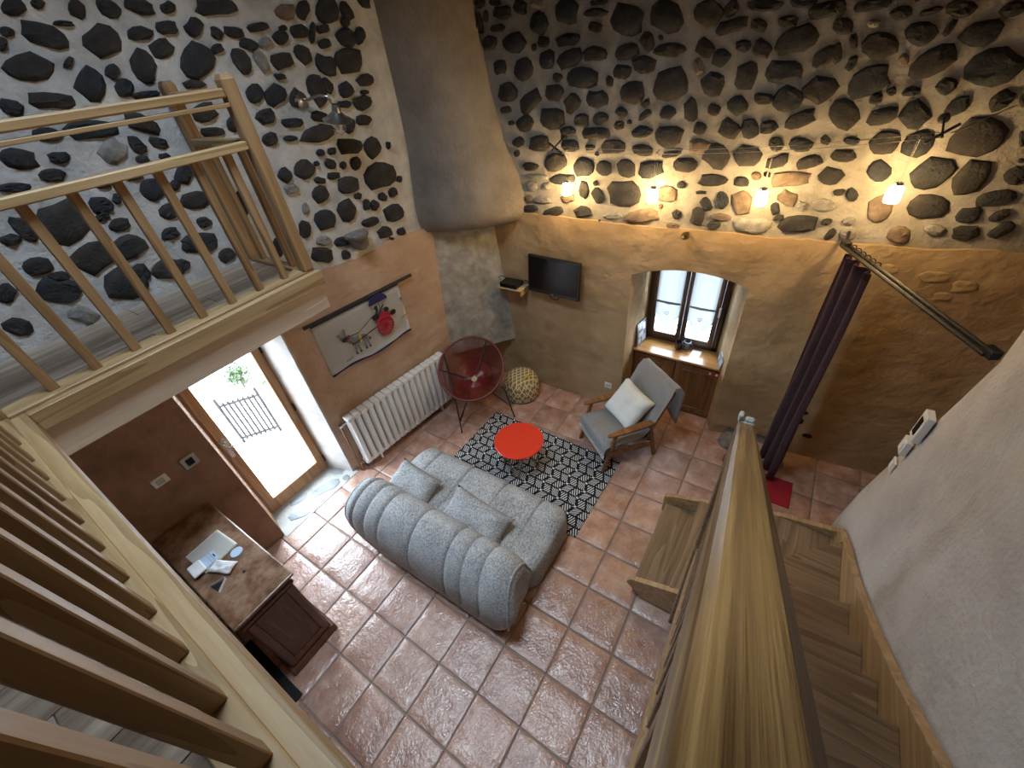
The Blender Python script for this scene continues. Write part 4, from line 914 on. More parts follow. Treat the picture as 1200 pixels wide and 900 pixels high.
# local: x along the wall, y into the wall, z up ; cloth 1.16 wide, 0.62 high
CW, CH = 1.03, 0.60
rows = []
b = B()
for i in range(33):
    x = CW * i / 32; rows.append([(x, -0.012 - 0.012 * abs(math.sin(x * 9 + 0.5)) * (1 - j / 6) - 0.004, 0.02 * math.sin(x * 8) * (1 - j / 6) + CH * j / 6) for j in range(7)])
b.grid(rows); bmesh.ops.solidify(b.bm, geom=list(b.bm.faces), thickness=0.002)
part('cloth', b, 'canvas', hg, True)
def flat(poly, y, mat, name, th=0.002):
    b = B(); b.prism(poly, 0, th, Matrix(((1, 0, 0, 0), (0, 0, 1, y - th), (0, 1, 0, 0), (0, 0, 0, 1)))); return part(name, b, mat, hg)
def disc(cx, cz, rx, rz_, n=16, a0_=0, a1_=2 * PI): return [(cx + rx * math.cos(a0_ + (a1_ - a0_) * i / n), cz + rz_ * math.sin(a0_ + (a1_ - a0_) * i / n)) for i in range(n + (0 if abs(a1_ - a0_ - 2 * PI) < 1e-6 else 1))]
def bar(x0, z0, x1, z1, w):
    d = Vector((x1 - x0, z1 - z0)); n_ = Vector((-d.y, d.x)).normalized() * w / 2
    return [(x0 + n_.x, z0 + n_.y), (x0 - n_.x, z0 - n_.y), (x1 - n_.x, z1 - n_.y), (x1 + n_.x, z1 + n_.y)]
b = B(); zz_ = [(x, -0.02, 0.018 * math.sin(x * 8) + 0.002) for x in span(0, CW, 0.05)]; b.tube(zz_, 0.013, 6); part('border', b, 'navy_cloth', hg, True)
part('border', B().b2(0.0, CW, -0.028, -0.010, CH - 0.02, CH + 0.028, 0.004), 'navy_cloth', hg)
part('rod', B().cyl((-0.06, -0.02, CH + 0.012), (CW + 0.19, -0.02, CH + 0.012), 0.017, n=10), 'dark_iron', hg, 'auto', label='dark stained wooden rod')
YF = -0.036
flat(disc(0.405, 0.245, 0.085, 0.042), YF, 'donkey_grey', 'donkey_body')
flat(bar(0.355, 0.255, 0.285, 0.335, 0.05), YF - .001, 'donkey_grey', 'donkey_neck')
flat(disc(0.262, 0.318, 0.040, 0.026), YF - .002, 'ink_black', 'donkey_head')
flat(bar(0.235, 0.335, 0.200, 0.40, 0.022), YF - .001, 'donkey_grey', 'donkey_ear'); flat(bar(0.272, 0.34, 0.278, 0.425, 0.022), YF - .001, 'donkey_grey', 'donkey_ear')
flat(bar(0.262, 0.290, 0.290, 0.335, 0.012), YF - .004, 'wheel_red', 'bridle')
for x0, x1 in ((0.34, 0.325), (0.365, 0.375), (0.45, 0.445), (0.475, 0.492)):
    flat(bar(x0, 0.23, x1, 0.115, 0.018), YF, 'donkey_grey', 'donkey_leg'); flat(disc(x1, 0.11, 0.012, 0.012, 8), YF - .002, 'ink_black', 'hoof')
flat(bar(0.485, 0.25, 0.515, 0.20, 0.008), YF, 'donkey_grey', 'donkey_tail'); flat(disc(0.517, 0.195, 0.012, 0.014, 8), YF - .002, 'ink_black', 'donkey_tail')
flat(bar(0.410, 0.20, 0.418, 0.30, 0.026), YF - .004, 'strap_yellow', 'strap')
flat(bar(0.31, 0.225, 0.66, 0.275, 0.012), YF - .005, 'ink_black', 'shaft'); flat(bar(0.29, 0.335, 0.42, 0.315, 0.008), YF - .005, 'ink_black', 'rein'); flat(bar(0.42, 0.315, 0.62, 0.40, 0.006), YF - .004, 'ink_black', 'rein')
flat(disc(0.735, 0.335, 0.095, 0.06), YF - .002, 'wheel_red', 'cart'); flat(disc(0.655, 0.375, 0.045, 0.035), YF - .003, 'ink_black', 'cart_figure'); flat(disc(0.69, 0.47, 0.020, 0.024), YF - .003, 'ink_black', 'cart_figure')
flat(bar(0.655, 0.39, 0.70, 0.45, 0.02), YF - .003, 'ink_black', 'cart_figure'); flat(bar(0.70, 0.39, 0.78, 0.47, 0.014), YF - .003, 'ink_black', 'cart_figure'); flat(disc(0.80, 0.40, 0.03, 0.028), YF - .003, 'ink_black', 'cart_figure'); flat(disc(0.865, 0.335, 0.038, 0.03), YF - .003, 'ink_black', 'cart_figure')
b = B(); b.tube([(0.735 + 0.098 * math.cos(a), YF - 0.006, 0.235 + 0.098 * math.sin(a)) for a in [2 * PI * i / 24 for i in range(24)]], 0.010, 5, closed=True)
whl = part('wheel', b, 'wheel_red', hg, True)
for k in range(8):
    a = PI * k / 8; c_, s_ = math.cos(a) * 0.095, math.sin(a) * 0.095
    b = B(); b.prism(bar(0.735 - c_, 0.235 - s_, 0.735 + c_, 0.235 + s_, 0.012), 0, 0.002, Matrix(((1, 0, 0, 0), (0, 0, 1, YF - 0.006), (0, 1, 0, 0), (0, 0, 0, 1)))); part('spoke', b, 'wheel_red', whl)
flat(disc(0.735, 0.515, 0.115, 0.095, 14, 0, PI), YF - .003, 'navy_cloth', 'parasol'); flat(bar(0.735, 0.36, 0.735, 0.53, 0.006), YF - .002, 'ink_black', 'parasol_pole')
flat(disc(1.01, 0.43, 0.018, 0.018), YF, 'donkey_grey', 'stitched_spot'); flat(bar(0.93, 0.21, 1.02, 0.235, 0.007), YF, 'donkey_grey', 'stitched_mark'); flat(bar(0.19, 0.085, 0.27, 0.10, 0.010), YF, 'donkey_grey', 'stitched_mark')

# ================================================================== TELEVISION, SHELF, BOX
tv = thing('television', 'black flat screen television mounted on the ochre wall', 'television', (-1.46, 2.985, 1.46))
part('wall_bracket', B().b2(-1.60, -1.32, 2.97, 3.022, 1.58, 1.76, 0.004), 'dark_iron', tv)
TM = Matrix.Translation((-1.475, 2.955, 1.685)) @ Euler((math.radians(-6), 0, math.radians(-3))).to_matrix().to_4x4()
def tvb(c, s, bev=0.004):
    b = B().box(c, s, bev=bev); bmesh.ops.transform(b.bm, matrix=TM, verts=b.bm.verts); return b
cs = part('case', tvb((0, 0.0, 0), (0.67, 0.045, 0.43), 0.010), 'black_plastic', tv)
part('screen', tvb((0, -0.0235, 0.012), (0.625, 0.004, 0.365), 0.001), 'screen_black', tv)
part('maker_badge', tvb((0.0, -0.0245, -0.195), (0.03, 0.003, 0.009), 0.001), 'grey_plastic', cs)
part('cable', B().tube([(-1.55, 2.985, 1.49), (-1.55, 2.985, 1.42), (-1.50, 2.985, 1.385), (-1.44, 2.985, 1.40), (-1.425, 2.985, 1.49)], 0.006, 6), 'black_plastic', tv, True)
sh = thing('wall_shelf', 'small light wooden shelf carrying the black box beside the television', 'shelf', (-2.05, 2.95, 1.46))
part('board', B().b2(-2.20, -1.86, 2.84, 3.035, 1.475, 1.492, 0.003), 'light_board', sh)
part('bracket', B().b2(-1.885, -1.868, 2.86, 3.03, 1.41, 1.476, 0.002), 'light_board', sh); part('bracket', B().b2(-2.19, -2.173, 2.86, 3.03, 1.41, 1.476, 0.002), 'light_board', sh)
bx = thing('receiver_box', 'black receiver box on the small wooden shelf', 'electronics', (-2.05, 2.93, 1.492))
part('case', B().b2(-2.16, -1.92, 2.85, 3.01, 1.493, 1.548, 0.006), 'black_plastic', bx)
part('front_panel', B().b2(-2.15, -1.93, 2.847, 2.851, 1.50, 1.54, 0.001), 'screen_black', bx)
part('cable', B().tube([(-1.93, 2.99, 1.52), (-1.88, 3.0, 1.56), (-1.82, 3.0, 1.54), (-1.76, 2.99, 1.53)], 0.005, 6), 'black_plastic', bx, True)
part('cable', B().tube([(-2.14, 2.99, 1.54), (-2.18, 2.96, 1.58), (-2.225, 2.93, 1.57), (-2.20, 2.94, 1.53)], 0.005, 6), 'black_plastic', bx, True)

def switch(name, lab, cat, c, size, n, extra=None, mat='white_plastic'):
    """plate on a wall; n = outward axis ('x+','x-','y-')"""
    t_ = thing(name, lab, cat, c)
    x, y, z = c; w, h, d = size
    if n[0] == 'x':
        sgn = 1 if n == 'x+' else -1
        part('plate', B().box((x + sgn * d / 2, y, z + h / 2), (d, w, h), bev=0.003), mat, t_)
        part('rocker', B().box((x + sgn * (d + 0.002), y, z + h / 2), (0.006, w * 0.5, h * 0.6), bev=0.002), extra or mat, t_)
    else:
        part('plate', B().box((x, y - d / 2, z + h / 2), (w, d, h), bev=0.003), mat, t_)
        for sx in (-0.18, 0.18): part('socket_hole', B().cyl((x + sx * w, y - d, z + h / 2), (x + sx * w, y - d - 0.002, z + h / 2), h * 0.12, n=8), 'ink_grey', t_)
switch('thermostat', 'square thermostat with a black face on the dark wall by the door', 'thermostat', (-2.955, -0.52, 1.335), (0.11, 0.11, 0.022), 'x+', 'screen_black', 'grey_plastic')
switch('light_switch', 'small white light switch on the dark wall below the thermostat', 'switch', (-2.955, -0.745, 1.345), (0.11, 0.08, 0.012), 'x+', 'grey_plastic')
switch('wall_socket', 'white wall socket low on the ochre wall by the armchair', 'socket', (-0.79, 3.032, 0.28), (0.09, 0.08, 0.012), 'y-')
switch('light_switch', 'small white switch, lowest of the fittings on the grey wall', 'switch', (1.623, 1.935, 1.31), (0.08, 0.09, 0.012), 'x-')
switch('wall_socket', 'white double fitting in the middle of the row on the grey wall', 'socket', (1.622, 1.915, 1.50), (0.09, 0.11, 0.035), 'x-')
switch('intercom', 'white intercom with a dark screen, topmost of the row on the grey wall', 'intercom', (1.622, 1.875, 1.66), (0.10, 0.20, 0.04), 'x-', 'screen_black')

# ================================================================== PENDANT LAMPS ON CABLES
cab = thing('lamp_cable', 'pair of thin steel cables with turnbuckles stretched before the stone wall', 'cable', (-0.1, 2.9, 2.95))
LPX = [(-1.25, 2.655), (-0.455, 2.665), (0.35, 2.705), (1.105, 2.785)]
for dz, yy in ((0.0, 2.90), (-0.012, 2.82)):
    pts = []
    for i in range(13):
        f = i / 12; x = -1.34 + f * 2.55
        pts.append((x, yy + 0.05 * f, 2.985 + dz + 0.11 * f - 0.10 * 4 * f * (1 - f) * 0.55))
    part('cable', B().tube(pts, 0.0022, 5), 'steel_cable', cab, True)
for x, z, yy, rz_ in ((-1.37, 2.985, 2.92, 0.55), (1.20, 3.09, 2.98, -0.7)):
    b = B(); b.cyl((x, yy + 0.12, z + 0.05), (x, yy - 0.11, z - 0.01), 0.006, n=8); b.box((x, yy - 0.05, z), (0.16, 0.012, 0.016), rot=(0, rz_, 0), bev=0.003); b.lathe([(0.03, 0), (0.03, 0.012), (0.012, 0.02)], (x, yy + 0.13, z + 0.05), 12, Matrix.Rotation(PI / 2, 3, 'X'))
    part('turnbuckle', b, 'dark_iron', cab, 'auto')
part('anchor_wire', B().tube([(-1.42, 2.90, 2.975), (-1.62, 3.0, 2.945)], 0.003, 5), 'steel_cable', cab); part('anchor_wire', B().tube([(1.24, 2.96, 3.085), (1.50, 3.17, 3.19)], 0.003, 5), 'steel_cable', cab)
def cable_z(x):
    f = (x + 1.34) / 2.55
    return 2.985 + 0.11 * f - 0.22 * f * (1 - f)
lamp0 = None
for k, (x, z) in enumerate(LPX):
    labs = ['lit glass pendant lamp nearest the chimney hood', 'lit glass pendant lamp second from the chimney hood', 'lit glass pendant lamp above the window side, third from the chimney hood', 'lit glass pendant lamp farthest from the chimney hood, above the curtain rail']
    f = (x + 1.34) / 2.55; loc = (x, 2.86 + 0.05 * f, cable_z(x) - 0.322)
    if lamp0 is None:
        lamp0 = thing('pendant_lamp', labs[0], 'lamp', loc, 'pendant lamps on the cable', rotz=0)
        part('glass_shade', B().lathe([(0.040, -0.060), (0.044, -0.02), (0.038, 0.03), (0.026, 0.045)], n=16), 'lamp_glow', lamp0, True, label='glowing frosted glass shade')
        part('cap', B().lathe([(0.026, 0.045), (0.026, 0.060), (0.008, 0.066)], n=14), 'chrome', lamp0, 'auto')
        part('hanger_bar', B().cyl((0, -0.043, 0.313), (0, 0.043, 0.325), 0.004, n=6), 'steel_cable', lamp0)
        for sy in (-1, 1): part('wire', B().cyl((0, 0.010 * sy, 0.06), (0, 0.040 * sy, 0.322 - 0.006 * (1 - sy)), 0.0016, n=5), 'steel_cable', lamp0)
    else:
        o = copy_tree(lamp0); o.location = loc; o['label'] = labs[k]

# ================================================================== GALVANISED WALL LAMP, CORBEL, KNOB
wl = thing('wall_lamp', 'galvanised gooseneck wall lamp on the grey stone wall', 'lamp', (-2.86, 1.55, 3.45))
part('wall_plate', B().lathe([(0.055, 0), (0.055, 0.018), (0.03, 0.03)], (-2.86, 1.535, 3.56), 16, Matrix.Rotation(PI / 2, 3, 'Y')), 'galvanised', wl, 'auto')
part('arm', B().tube([(-2.84, 1.535, 3.56), (-2.78, 1.55, 3.555), (-2.70, 1.60, 3.575), (-2.64, 1.63, 3.56), (-2.62, 1.645, 3.50)], 0.010, 8), 'galvanised', wl, True)
TL = Matrix.Rotation(math.radians(14), 3, 'Y')
part('shade', B().lathe([(0.022, 0.07), (0.03, 0.05), (0.035, 0.02), (0.07, -0.01), (0.115, -0.035), (0.112, -0.038), (0.065, -0.016), (0.02, -0.01)], (-2.62, 1.65, 3.44), 24, TL, cap=False), 'galvanised', wl, 'auto')
part('glass_globe', B().lathe([(0.045, -0.015), (0.055, -0.06), (0.05, -0.11), (0.025, -0.135)], (-2.62, 1.65, 3.44), 18, TL), 'clear_shade', wl, True)
part('bulb', B().lathe([(0.012, -0.02), (0.02, -0.05), (0.026, -0.08), (0.012, -0.105)], (-2.62, 1.65, 3.44), 14, TL), 'white_plastic', wl, True)
bt = B(); bt.lathe([(0.05, 0.0), (0.085, 0.03), (0.10, 0.11), (0.115, 0.125), (0.118, 0.15), (0.10, 0.155)], (-2.80, 1.60, 2.36), 10)
for v in bt.bm.verts: v.co += Vector((noise.noise(v.co * 9), noise.noise(v.co * 9 + Vector((5, 0, 0))), 0)) * 0.02
single('stone_corbel', bt, 'carved_stone', 'rough stone corbel jutting from the wall above the donkey hanging', 'corbel', smooth='auto')
b = B(); b.lathe([(0.012, 0.10), (0.012, 0.03), (0.03, 0.02), (0.036, 0.0), (0.028, -0.025), (0.008, -0.035)], (-0.165, 3.0, 2.29), 16, Matrix.Rotation(-PI / 2, 3, 'X'))
single('brass_ornament', b, 'brass', 'round brass knob on the edge of the plaster above the window', 'ornament', smooth='auto')

# ================================================================== CURTAIN AND RAIL
cr = thing('curtain_rail', 'black double curtain rail running from the stone wall to the grey wall', 'curtain rail', (1.28, 2.4, 2.3))
E0, E1 = Vector((0.975, 3.02, 2.345)), Vector((1.615, 1.80, 2.345))
sd = (E1 - E0).normalized(); pd = Vector((-sd.y, sd.x, 0))
for s_ in (-1, 1): part('rail_tube', B().cyl(E0 + pd * 0.022 * s_, E1 + pd * 0.022 * s_, 0.013, n=10), 'dark_iron', cr, 'auto')
for p in (E0, E1): part('end_bracket', B().box(p + Vector((0, 0, 0.012)), (0.075, 0.05, 0.05), rot=(0, 0, math.atan2(sd.y, sd.x)), bev=0.006), 'dark_iron', cr)
part('ceiling_stem', B().cyl(E0 + Vector((0, 0.03, 0.02)), E0 + Vector((0, 0.12, 0.06)), 0.012, n=8), 'dark_iron', cr)
ct = thing('curtain', 'dark aubergine curtain drawn to the wall end of its rail', 'curtain', (1.05, 2.9, 0.03))
b = B(); rows = []
NP = 56
for i in range(NP):
    f = i / (NP - 1); s_ = 0.03 + 0.36 * f; am = 0.075
    rows.append([E0 + sd * (s_ + 0.01 * math.sin(z * 3 + f * 9)) + pd * (am * math.sin(f * PI * 6) * (0.65 + 0.2 * math.sin(z * 2 + 1))) + Vector((0, 0, z - 2.345)) for z in (2.30, 2.2, 1.8, 1.2, 0.7, 0.3, 0.04)])
b.grid(rows); bmesh.ops.solidify(b.bm, geom=list(b.bm.faces), thickness=0.004)
part('cloth', b, 'curtain_velvet', ct, True)
for k in range(6):
    p = E0 + sd * (0.06 + 0.06 * k)
    part('ring', B().tube([p + pd * 0.022 + (pd * math.cos(a) + Vector((0, 0, 1)) * math.sin(a)) * 0.026 for a in [2 * PI * i / 14 for i in range(14)]], 0.004, 5, closed=True), 'dark_iron', ct, True)
b = B().b2(1.05, 1.34, 2.42, 2.76, 0.0, 0.012, 0.003); single('doormat', b, 'red_mat', 'small crimson mat on the tiles behind the staircase', 'mat')
# ================================================================== SOFA
sf = thing('sofa', 'low grey quilted two-seat sofa with its back to the stairs', 'sofa', (-1.3, 0.6, 0))
def smooth_loop(pts, sub):
    n = len(pts); out = []
    for i in range(n):
        p0, p1, p2, p3 = pts[i - 1], pts[i], pts[(i + 1) % n], pts[(i + 2) % n]
        for k in range(sub):
            t_ = k / sub
            out.append(tuple(0.5 * ((2 * p1[d]) + (-p0[d] + p2[d]) * t_ + (2 * p0[d] - 5 * p1[d] + 4 * p2[d] - p3[d]) * t_ ** 2 + (-p0[d] + 3 * p1[d] - 3 * p2[d] + p3[d]) * t_ ** 3) for d in (0, 1)))
    return out
def quilt(x0, x1, prof, seams, depth, ctr, endr, nx=96, sub=5, fan=0.0, puff=0.0, lean=0.0):
    """closed (y,z) profile swept along x with stitched channels; ends rounded off by endr metres"""
    loop = smooth_loop(prof, sub); b = B(); rows = []
    xs = []
    marks = sorted(set([0.0, 1.0] + seams))
    for a, c in zip(marks, marks[1:]):
        m = max(6, int(nx * (c - a)))
        for i in range(m):
            u = i / m; u = 0.5 - 0.5 * math.cos(PI * u)
            xs.append(a + (c - a) * u)
    xs.append(1.0)
    for f in xs:
        d = min(f, 1 - f) * (x1 - x0)
        e = 1.0 if d >= endr else math.sqrt(max(0.0, 1 - (1 - d / endr) ** 2)) 
        e = 0.62 + 0.38 * e
        g = 0.0
        for s_ in seams: g = max(g, math.exp(-((f - s_) * (x1 - x0) / 0.008) ** 2))
        lo = max([s_ for s_ in [0.0] + seams if s_ <= f + 1e-6]); hi = min([s_ for s_ in seams + [1.0] if s_ >= f - 1e-6]) if f < 1 else 1.0
        w = max(hi - lo, 1e-4); u = (f - lo) / w; bul = puff * (4 * u * (1 - u)) ** 0.4 if 0 <= u <= 1 else 0
        row = []
        for (y, z) in loop:
            up_ = max(0.0, min(1.0, (z - 0.10) / 0.22))
            k_ = e * (1 + (bul - depth * g) * up_)
            zz = ctr[1] + (z - ctr[1]) * k_
            if z < 0.06: zz = max(z, zz * 0.2 + z * 0.8)
            xx = x0 + (x1 - x0) * f
            fx = (f - 0.5) * 2
            xx -= fan * (fx if fx > 0 else 3.2 * fx) * (1 - up_)            # channels draw together towards the foot
            rear = max(0.0, min(1.0, (ctr[0] + 0.12 - y) / 0.2))
            xx += lean * fx * rear * math.sin(PI * max(0.0, min(1.0, z / 0.72)))
            row.append((xx, ctr[0] + (y - ctr[0]) * k_, zz))
        rows.append(row)
    V = b.grid(rows, closed_u=True)
    for ring, rev in ((V[0], True), (V[-1], False)):
        c0 = b.bm.verts.new(sum((v.co for v in ring), Vector()) / len(ring) + Vector((-0.02 if rev else 0.02, 0, 0)))
        for i in range(len(ring)): b.bm.faces.new((ring[i], ring[(i + 1) % len(ring)], c0))
    return b, loop
bprof = [(0.075, 0.015), (0.03, 0.07), (0.015, 0.28), (0.04, 0.46), (0.115, 0.60), (0.23, 0.685), (0.36, 0.69), (0.455, 0.60), (0.50, 0.46), (0.54, 0.32), (0.56, 0.12), (0.50, 0.03), (0.30, 0.025)]
seams = [0.085, 0.165, 0.26, 0.46, 0.665, 0.755, 0.85]
b, lp = quilt(-2.18, -0.385, bprof, seams, 0.065, (0.29, 0.34), 0.16, fan=0.04, puff=0.03, lean=0.08)
bk = part('backrest', b, 'sofa_fabric', sf, True)
sprof = [(0.46, 0.03), (0.44, 0.20), (0.46, 0.36), (0.70, 0.375), (0.95, 0.385), (1.10, 0.37), (1.185, 0.30), (1.20, 0.17), (1.17, 0.04), (0.90, 0.025), (0.65, 0.025)]
b, lp2 = quilt(-2.16, -0.38, sprof, [0.135, 0.375, 0.615, 0.845], 0.09, (0.82, 0.19), 0.12, fan=0.0, puff=0.015)
part('seat', b, 'sofa_fabric', sf, True)
# piping round the end of the backrest, lower seam along the back
for xe, sg in ((-0.418, 1), (-2.147, -1)):
    pts = [(xe + sg * (0.08 * max(0.0, min(1.0, (0.41 - y) / 0.2)) * math.sin(PI * max(0.0, min(1.0, z / 0.72)))), 0.29 + (y - 0.29) * 0.87, 0.34 + (z - 0.34) * 0.87) for y, z in lp if z > 0.20]
    k0 = min(range(len(pts)), key=lambda i: (pts[i][2], pts[i][1]))
    ys_ = [p for p in pts]
    part('piping', B().tube(ys_, 0.013, 6), 'sofa_fabric', sf, True)
part('label_tag', B().box((-0.335, 0.95, 0.05), (0.004, 0.03, 0.05)), 'sticker_red', sf)

def pillow(name, lab, cat, c, size, rot, mat, seed=0, n=14, th=0.5, fold=0.0):
    b = B(); w, h, t_ = size
    for sgn in (1, -1):
        rows = []
        for i in range(n + 1):
            row = []
            for j in range(n + 1):
                u, v = 2 * i / n - 1, 2 * j / n - 1
                e = max(0.0, (1 - u ** 4) * (1 - v ** 4)) ** th
                pin = 1 - 0.07 * (1 - abs(u) ** 2) * (abs(v) ** 3) ; pin2 = 1 - 0.07 * (1 - abs(v) ** 2) * (abs(u) ** 3)
                zz = sgn * t_ / 2 * e + 0.012 * noise.noise(Vector((u * 2.3 + seed, v * 2.3, sgn))) * e * 2 + fold * (u * u) 
                row.append((u * w / 2 * pin2, v * h / 2 * pin, zz))
            rows.append(row)
        b.grid(rows)
    bmesh.ops.remove_doubles(b.bm, verts=b.bm.verts, dist=0.0008)
    M = Matrix.Translation(c) @ Euler(rot).to_matrix().to_4x4()
    bmesh.ops.transform(b.bm, matrix=M, verts=b.bm.verts)
    return single(name, b, mat, lab, cat, smooth=True)
pillow('cushion', 'grey cushion slumped behind the sofa back nearer the radiator', 'cushion', (-1.84, 0.625, 0.455), (0.52, 0.34, 0.17), (math.radians(24), math.radians(5), math.radians(-2)), 'sofa_fabric', 1)
pillow('cushion', 'grey cushion slumped behind the sofa back nearer the staircase', 'cushion', (-1.06, 0.625, 0.455), (0.66, 0.34, 0.18), (math.radians(24), math.radians(4), math.radians(-3)), 'sofa_fabric', 5)

# ================================================================== RUG AND RED TABLE
b = B(); b.box((0, 0, 0.006), (1.72, 1.07, 0.010), bev=0.003)
me = b.mesh(False); rug = link('rug', me, 'rug_weave'); rug.location = (-1.155, 1.685, 0.0); rug.rotation_euler = (0, 0, math.radians(-1.5))
tag(rug, 'navy and white rug with chevron stripes under the red table', 'rug')
tb = thing('coffee_table', 'small round coffee table with a bright red top', 'table', (-1.235, 1.64, 0.011))
part('top', B().lathe([(0.262, 0.408), (0.268, 0.414), (0.268, 0.424), (0.262, 0.430)], (-1.235, 1.64, 0.0), 48), 'red_lacquer', tb, 'auto')
ft = []
for k in range(4):
    a = math.radians(-75 + 90 * k); c_ = Vector((-1.235, 1.64, 0))
    foot = c_ + Vector((math.cos(a) * 0.20, math.sin(a) * 0.20, 0.012))
    for s_ in (-1, 1):
        topp = c_ + Vector((math.cos(a + s_ * 0.62) * 0.185, math.sin(a + s_ * 0.62) * 0.185, 0.408))
        f2 = foot + Vector((-math.sin(a), math.cos(a), 0)) * 0.018 * s_
        part('leg', B().cyl(f2, topp, 0.0085, n=8), 'table_rod', tb, 'auto')
    ft.append(c_ + Vector((math.cos(a) * 0.185, math.sin(a) * 0.185, 0.12)))
for k in range(2): part('stretcher', B().cyl(ft[k], ft[k + 2], 0.007, n=8), 'table_rod', tb, 'auto')
part('rim', B().tube([(-1.235 + 0.19 * math.cos(a), 1.64 + 0.19 * math.sin(a), 0.403) for a in [2 * PI * i / 28 for i in range(28)]], 0.007, 6, closed=True), 'table_rod', tb, True)

# ================================================================== CORD CHAIR
ac = thing('cord_chair', 'round burgundy cord chair on thin black legs by the radiator', 'chair', (-2.30, 2.26, 0))
Cc = Vector((-2.225, 2.15, 0.72)); lat = Vector((0.86, 0.51, 0)).normalized(); tbv = Vector((-0.40, 0.675, 0.50)).normalized()
tbv = (tbv - lat * tbv.dot(lat)).normalized(); nrm = lat.cross(tbv)
if nrm.z < 0: nrm = -nrm
RA, RB = 0.40, 0.415
hub = Cc - nrm * 0.27 - tbv * 0.06
def rp(a): return Cc + lat * RA * math.cos(a) + tbv * RB * math.sin(a)
part('ring', B().tube([rp(2 * PI * i / 48) for i in range(48)], 0.014, 8, closed=True), 'burgundy_ring', ac, True)
b = B()
NC = 150
for k in range(NC):
    a = 2 * PI * k / NC; p = rp(a); e = (hub - p).normalized()
    q = hub + (p - hub).normalized() * 0.045
    pts = [p.lerp(q, s_) - nrm * 0.085 * math.sin(PI * s_) for s_ in (0, .25, .5, .75, 1)]
    b.tube(pts, 0.0042, 4)
part('cord_web', b, 'burgundy_cord', ac, kind='stuff', label='dense radial burgundy cords')
Mh = Matrix((lat, tbv, nrm)).transposed()
part('hub', B().lathe([(0.058, -0.012), (0.064, 0.0), (0.058, 0.014)], hub + nrm * 0.012, 20, Mh), 'beige_hub', ac, 'auto')
feet = [Vector((-2.18, 1.72, 0)), Vector((-1.74, 2.27, 0)), Vector((-2.62, 2.62, 0))]
b3 = [rp(math.radians(-118)), rp(math.radians(-22)), rp(math.radians(115))]
part('leg', B().tube([feet[0], b3[0].lerp(feet[0], .25) - nrm * 0.02, rp(math.radians(150)) - nrm * 0.03], 0.008, 8), 'dark_iron', ac, True)
part('leg', B().tube([feet[1], b3[1].lerp(feet[1], .2) - nrm * 0.03, hub - nrm * 0.03, rp(math.radians(178)) - nrm * 0.04], 0.008, 8), 'dark_iron', ac, True)
part('leg', B().tube([feet[2], hub - nrm * 0.05 + Vector((-.05, .05, 0)), feet[0].lerp(b3[0], .3)], 0.008, 8), 'dark_iron', ac, True)
part('leg', B().tube([feet[0].lerp(b3[0], .35), hub - nrm * 0.035, rp(math.radians(62)) - nrm * 0.02], 0.007, 8), 'dark_iron', ac, True)
part('leg_brace', B().tube([feet[1].lerp(b3[1], .3), feet[2].lerp(hub, .55)], 0.007, 8), 'dark_iron', ac, True)

# ================================================================== POUF
pf = thing('pouf', 'knitted yellow and white zigzag pouf behind the cord chair', 'pouf', (-1.885, 2.70, 0.0), rotz=0)
b = B(); b.lathe([(0.19, 0.004), (0.228, 0.03), (0.24, 0.10), (0.242, 0.17), (0.232, 0.25), (0.20, 0.315), (0.14, 0.345), (0.03, 0.352)], (0, 0, 0), 40); part('body', b, 'pouf_knit', pf, 'auto')
part('handle', B().tube([(0.10, -0.10, 0.335), (0.11, -0.06, 0.365), (0.12, 0.02, 0.37), (0.115, 0.08, 0.335)], [0.010, 0.014, 0.014, 0.010], 8), 'strap_yellow', pf, True)

# ================================================================== ARMCHAIR
ch = thing('armchair', 'teak framed easy chair draped with a grey throw by the window', 'chair', (-0.41, 2.42, 0), rotz=math.radians(-38))
# local: x lateral, front = -y
HW = 0.275
for s_ in (-1, 1):
    x = HW * s_
    part('leg', B().beam((x, -0.33, 0.011 if s_ > 0 else 0.0), (x, -0.20, 0.53), 0.032, 0.045, 0.008), 'teak', ch)
    part('leg', B().beam((x, 0.31, 0.0), (x, 0.20, 0.53), 0.032, 0.045, 0.008), 'teak', ch)
    b = B(); poly = [(x - 0.032, 0.27), (x - 0.040, 0.10), (x - 0.036, -0.12), (x - 0.022, -0.285), (x + 0.0, -0.30), (x + 0.022, -0.285), (x + 0.036, -0.12), (x + 0.040, 0.10), (x + 0.032, 0.27)]
    b.prism(list(reversed(poly)), 0.53, 0.552); bmesh.ops.bevel(b.bm, geom=[e for e in b.bm.edges], offset=0.006, segments=1, affect='EDGES')
    part('armrest', b, 'teak', ch)
    part('side_rail', B().beam((x, -0.27, 0.26), (x, 0.27, 0.21), 0.028, 0.07, 0.006), 'teak', ch)
    part('back_upright', B().beam((x * 0.86, 0.20, 0.28), (x * 0.86, 0.47, 0.83), 0.028, 0.04, 0.008), 'teak', ch)
part('front_rail', B().beam((-HW, -0.245, 0.27), (HW, -0.245, 0.27), 0.028, 0.07, 0.006), 'teak', ch)
part('back_rail', B().beam((-HW, 0.26, 0.22), (HW, 0.26, 0.22), 0.028, 0.06, 0.006), 'teak', ch)
def cushion_box(c, s, rot):
    return B().box(c, s, rot=rot, bev=0.04, seg=3)
part('seat_pad', cushion_box((0, -0.04, 0.345), (0.50, 0.56, 0.11), (math.radians(-5), 0, 0)), 'chair_pad', ch, 'auto')
part('back_pad', cushion_box((0, 0.325, 0.61), (0.50, 0.10, 0.58), (math.radians(-26), 0, 0)), 'chair_pad', ch, 'auto')
th_ = thing('throw', 'grey wool throw with a pale fringe over the armchair seat and back', 'throw', (-0.41, 2.42, 0.30), rotz=math.radians(-38))
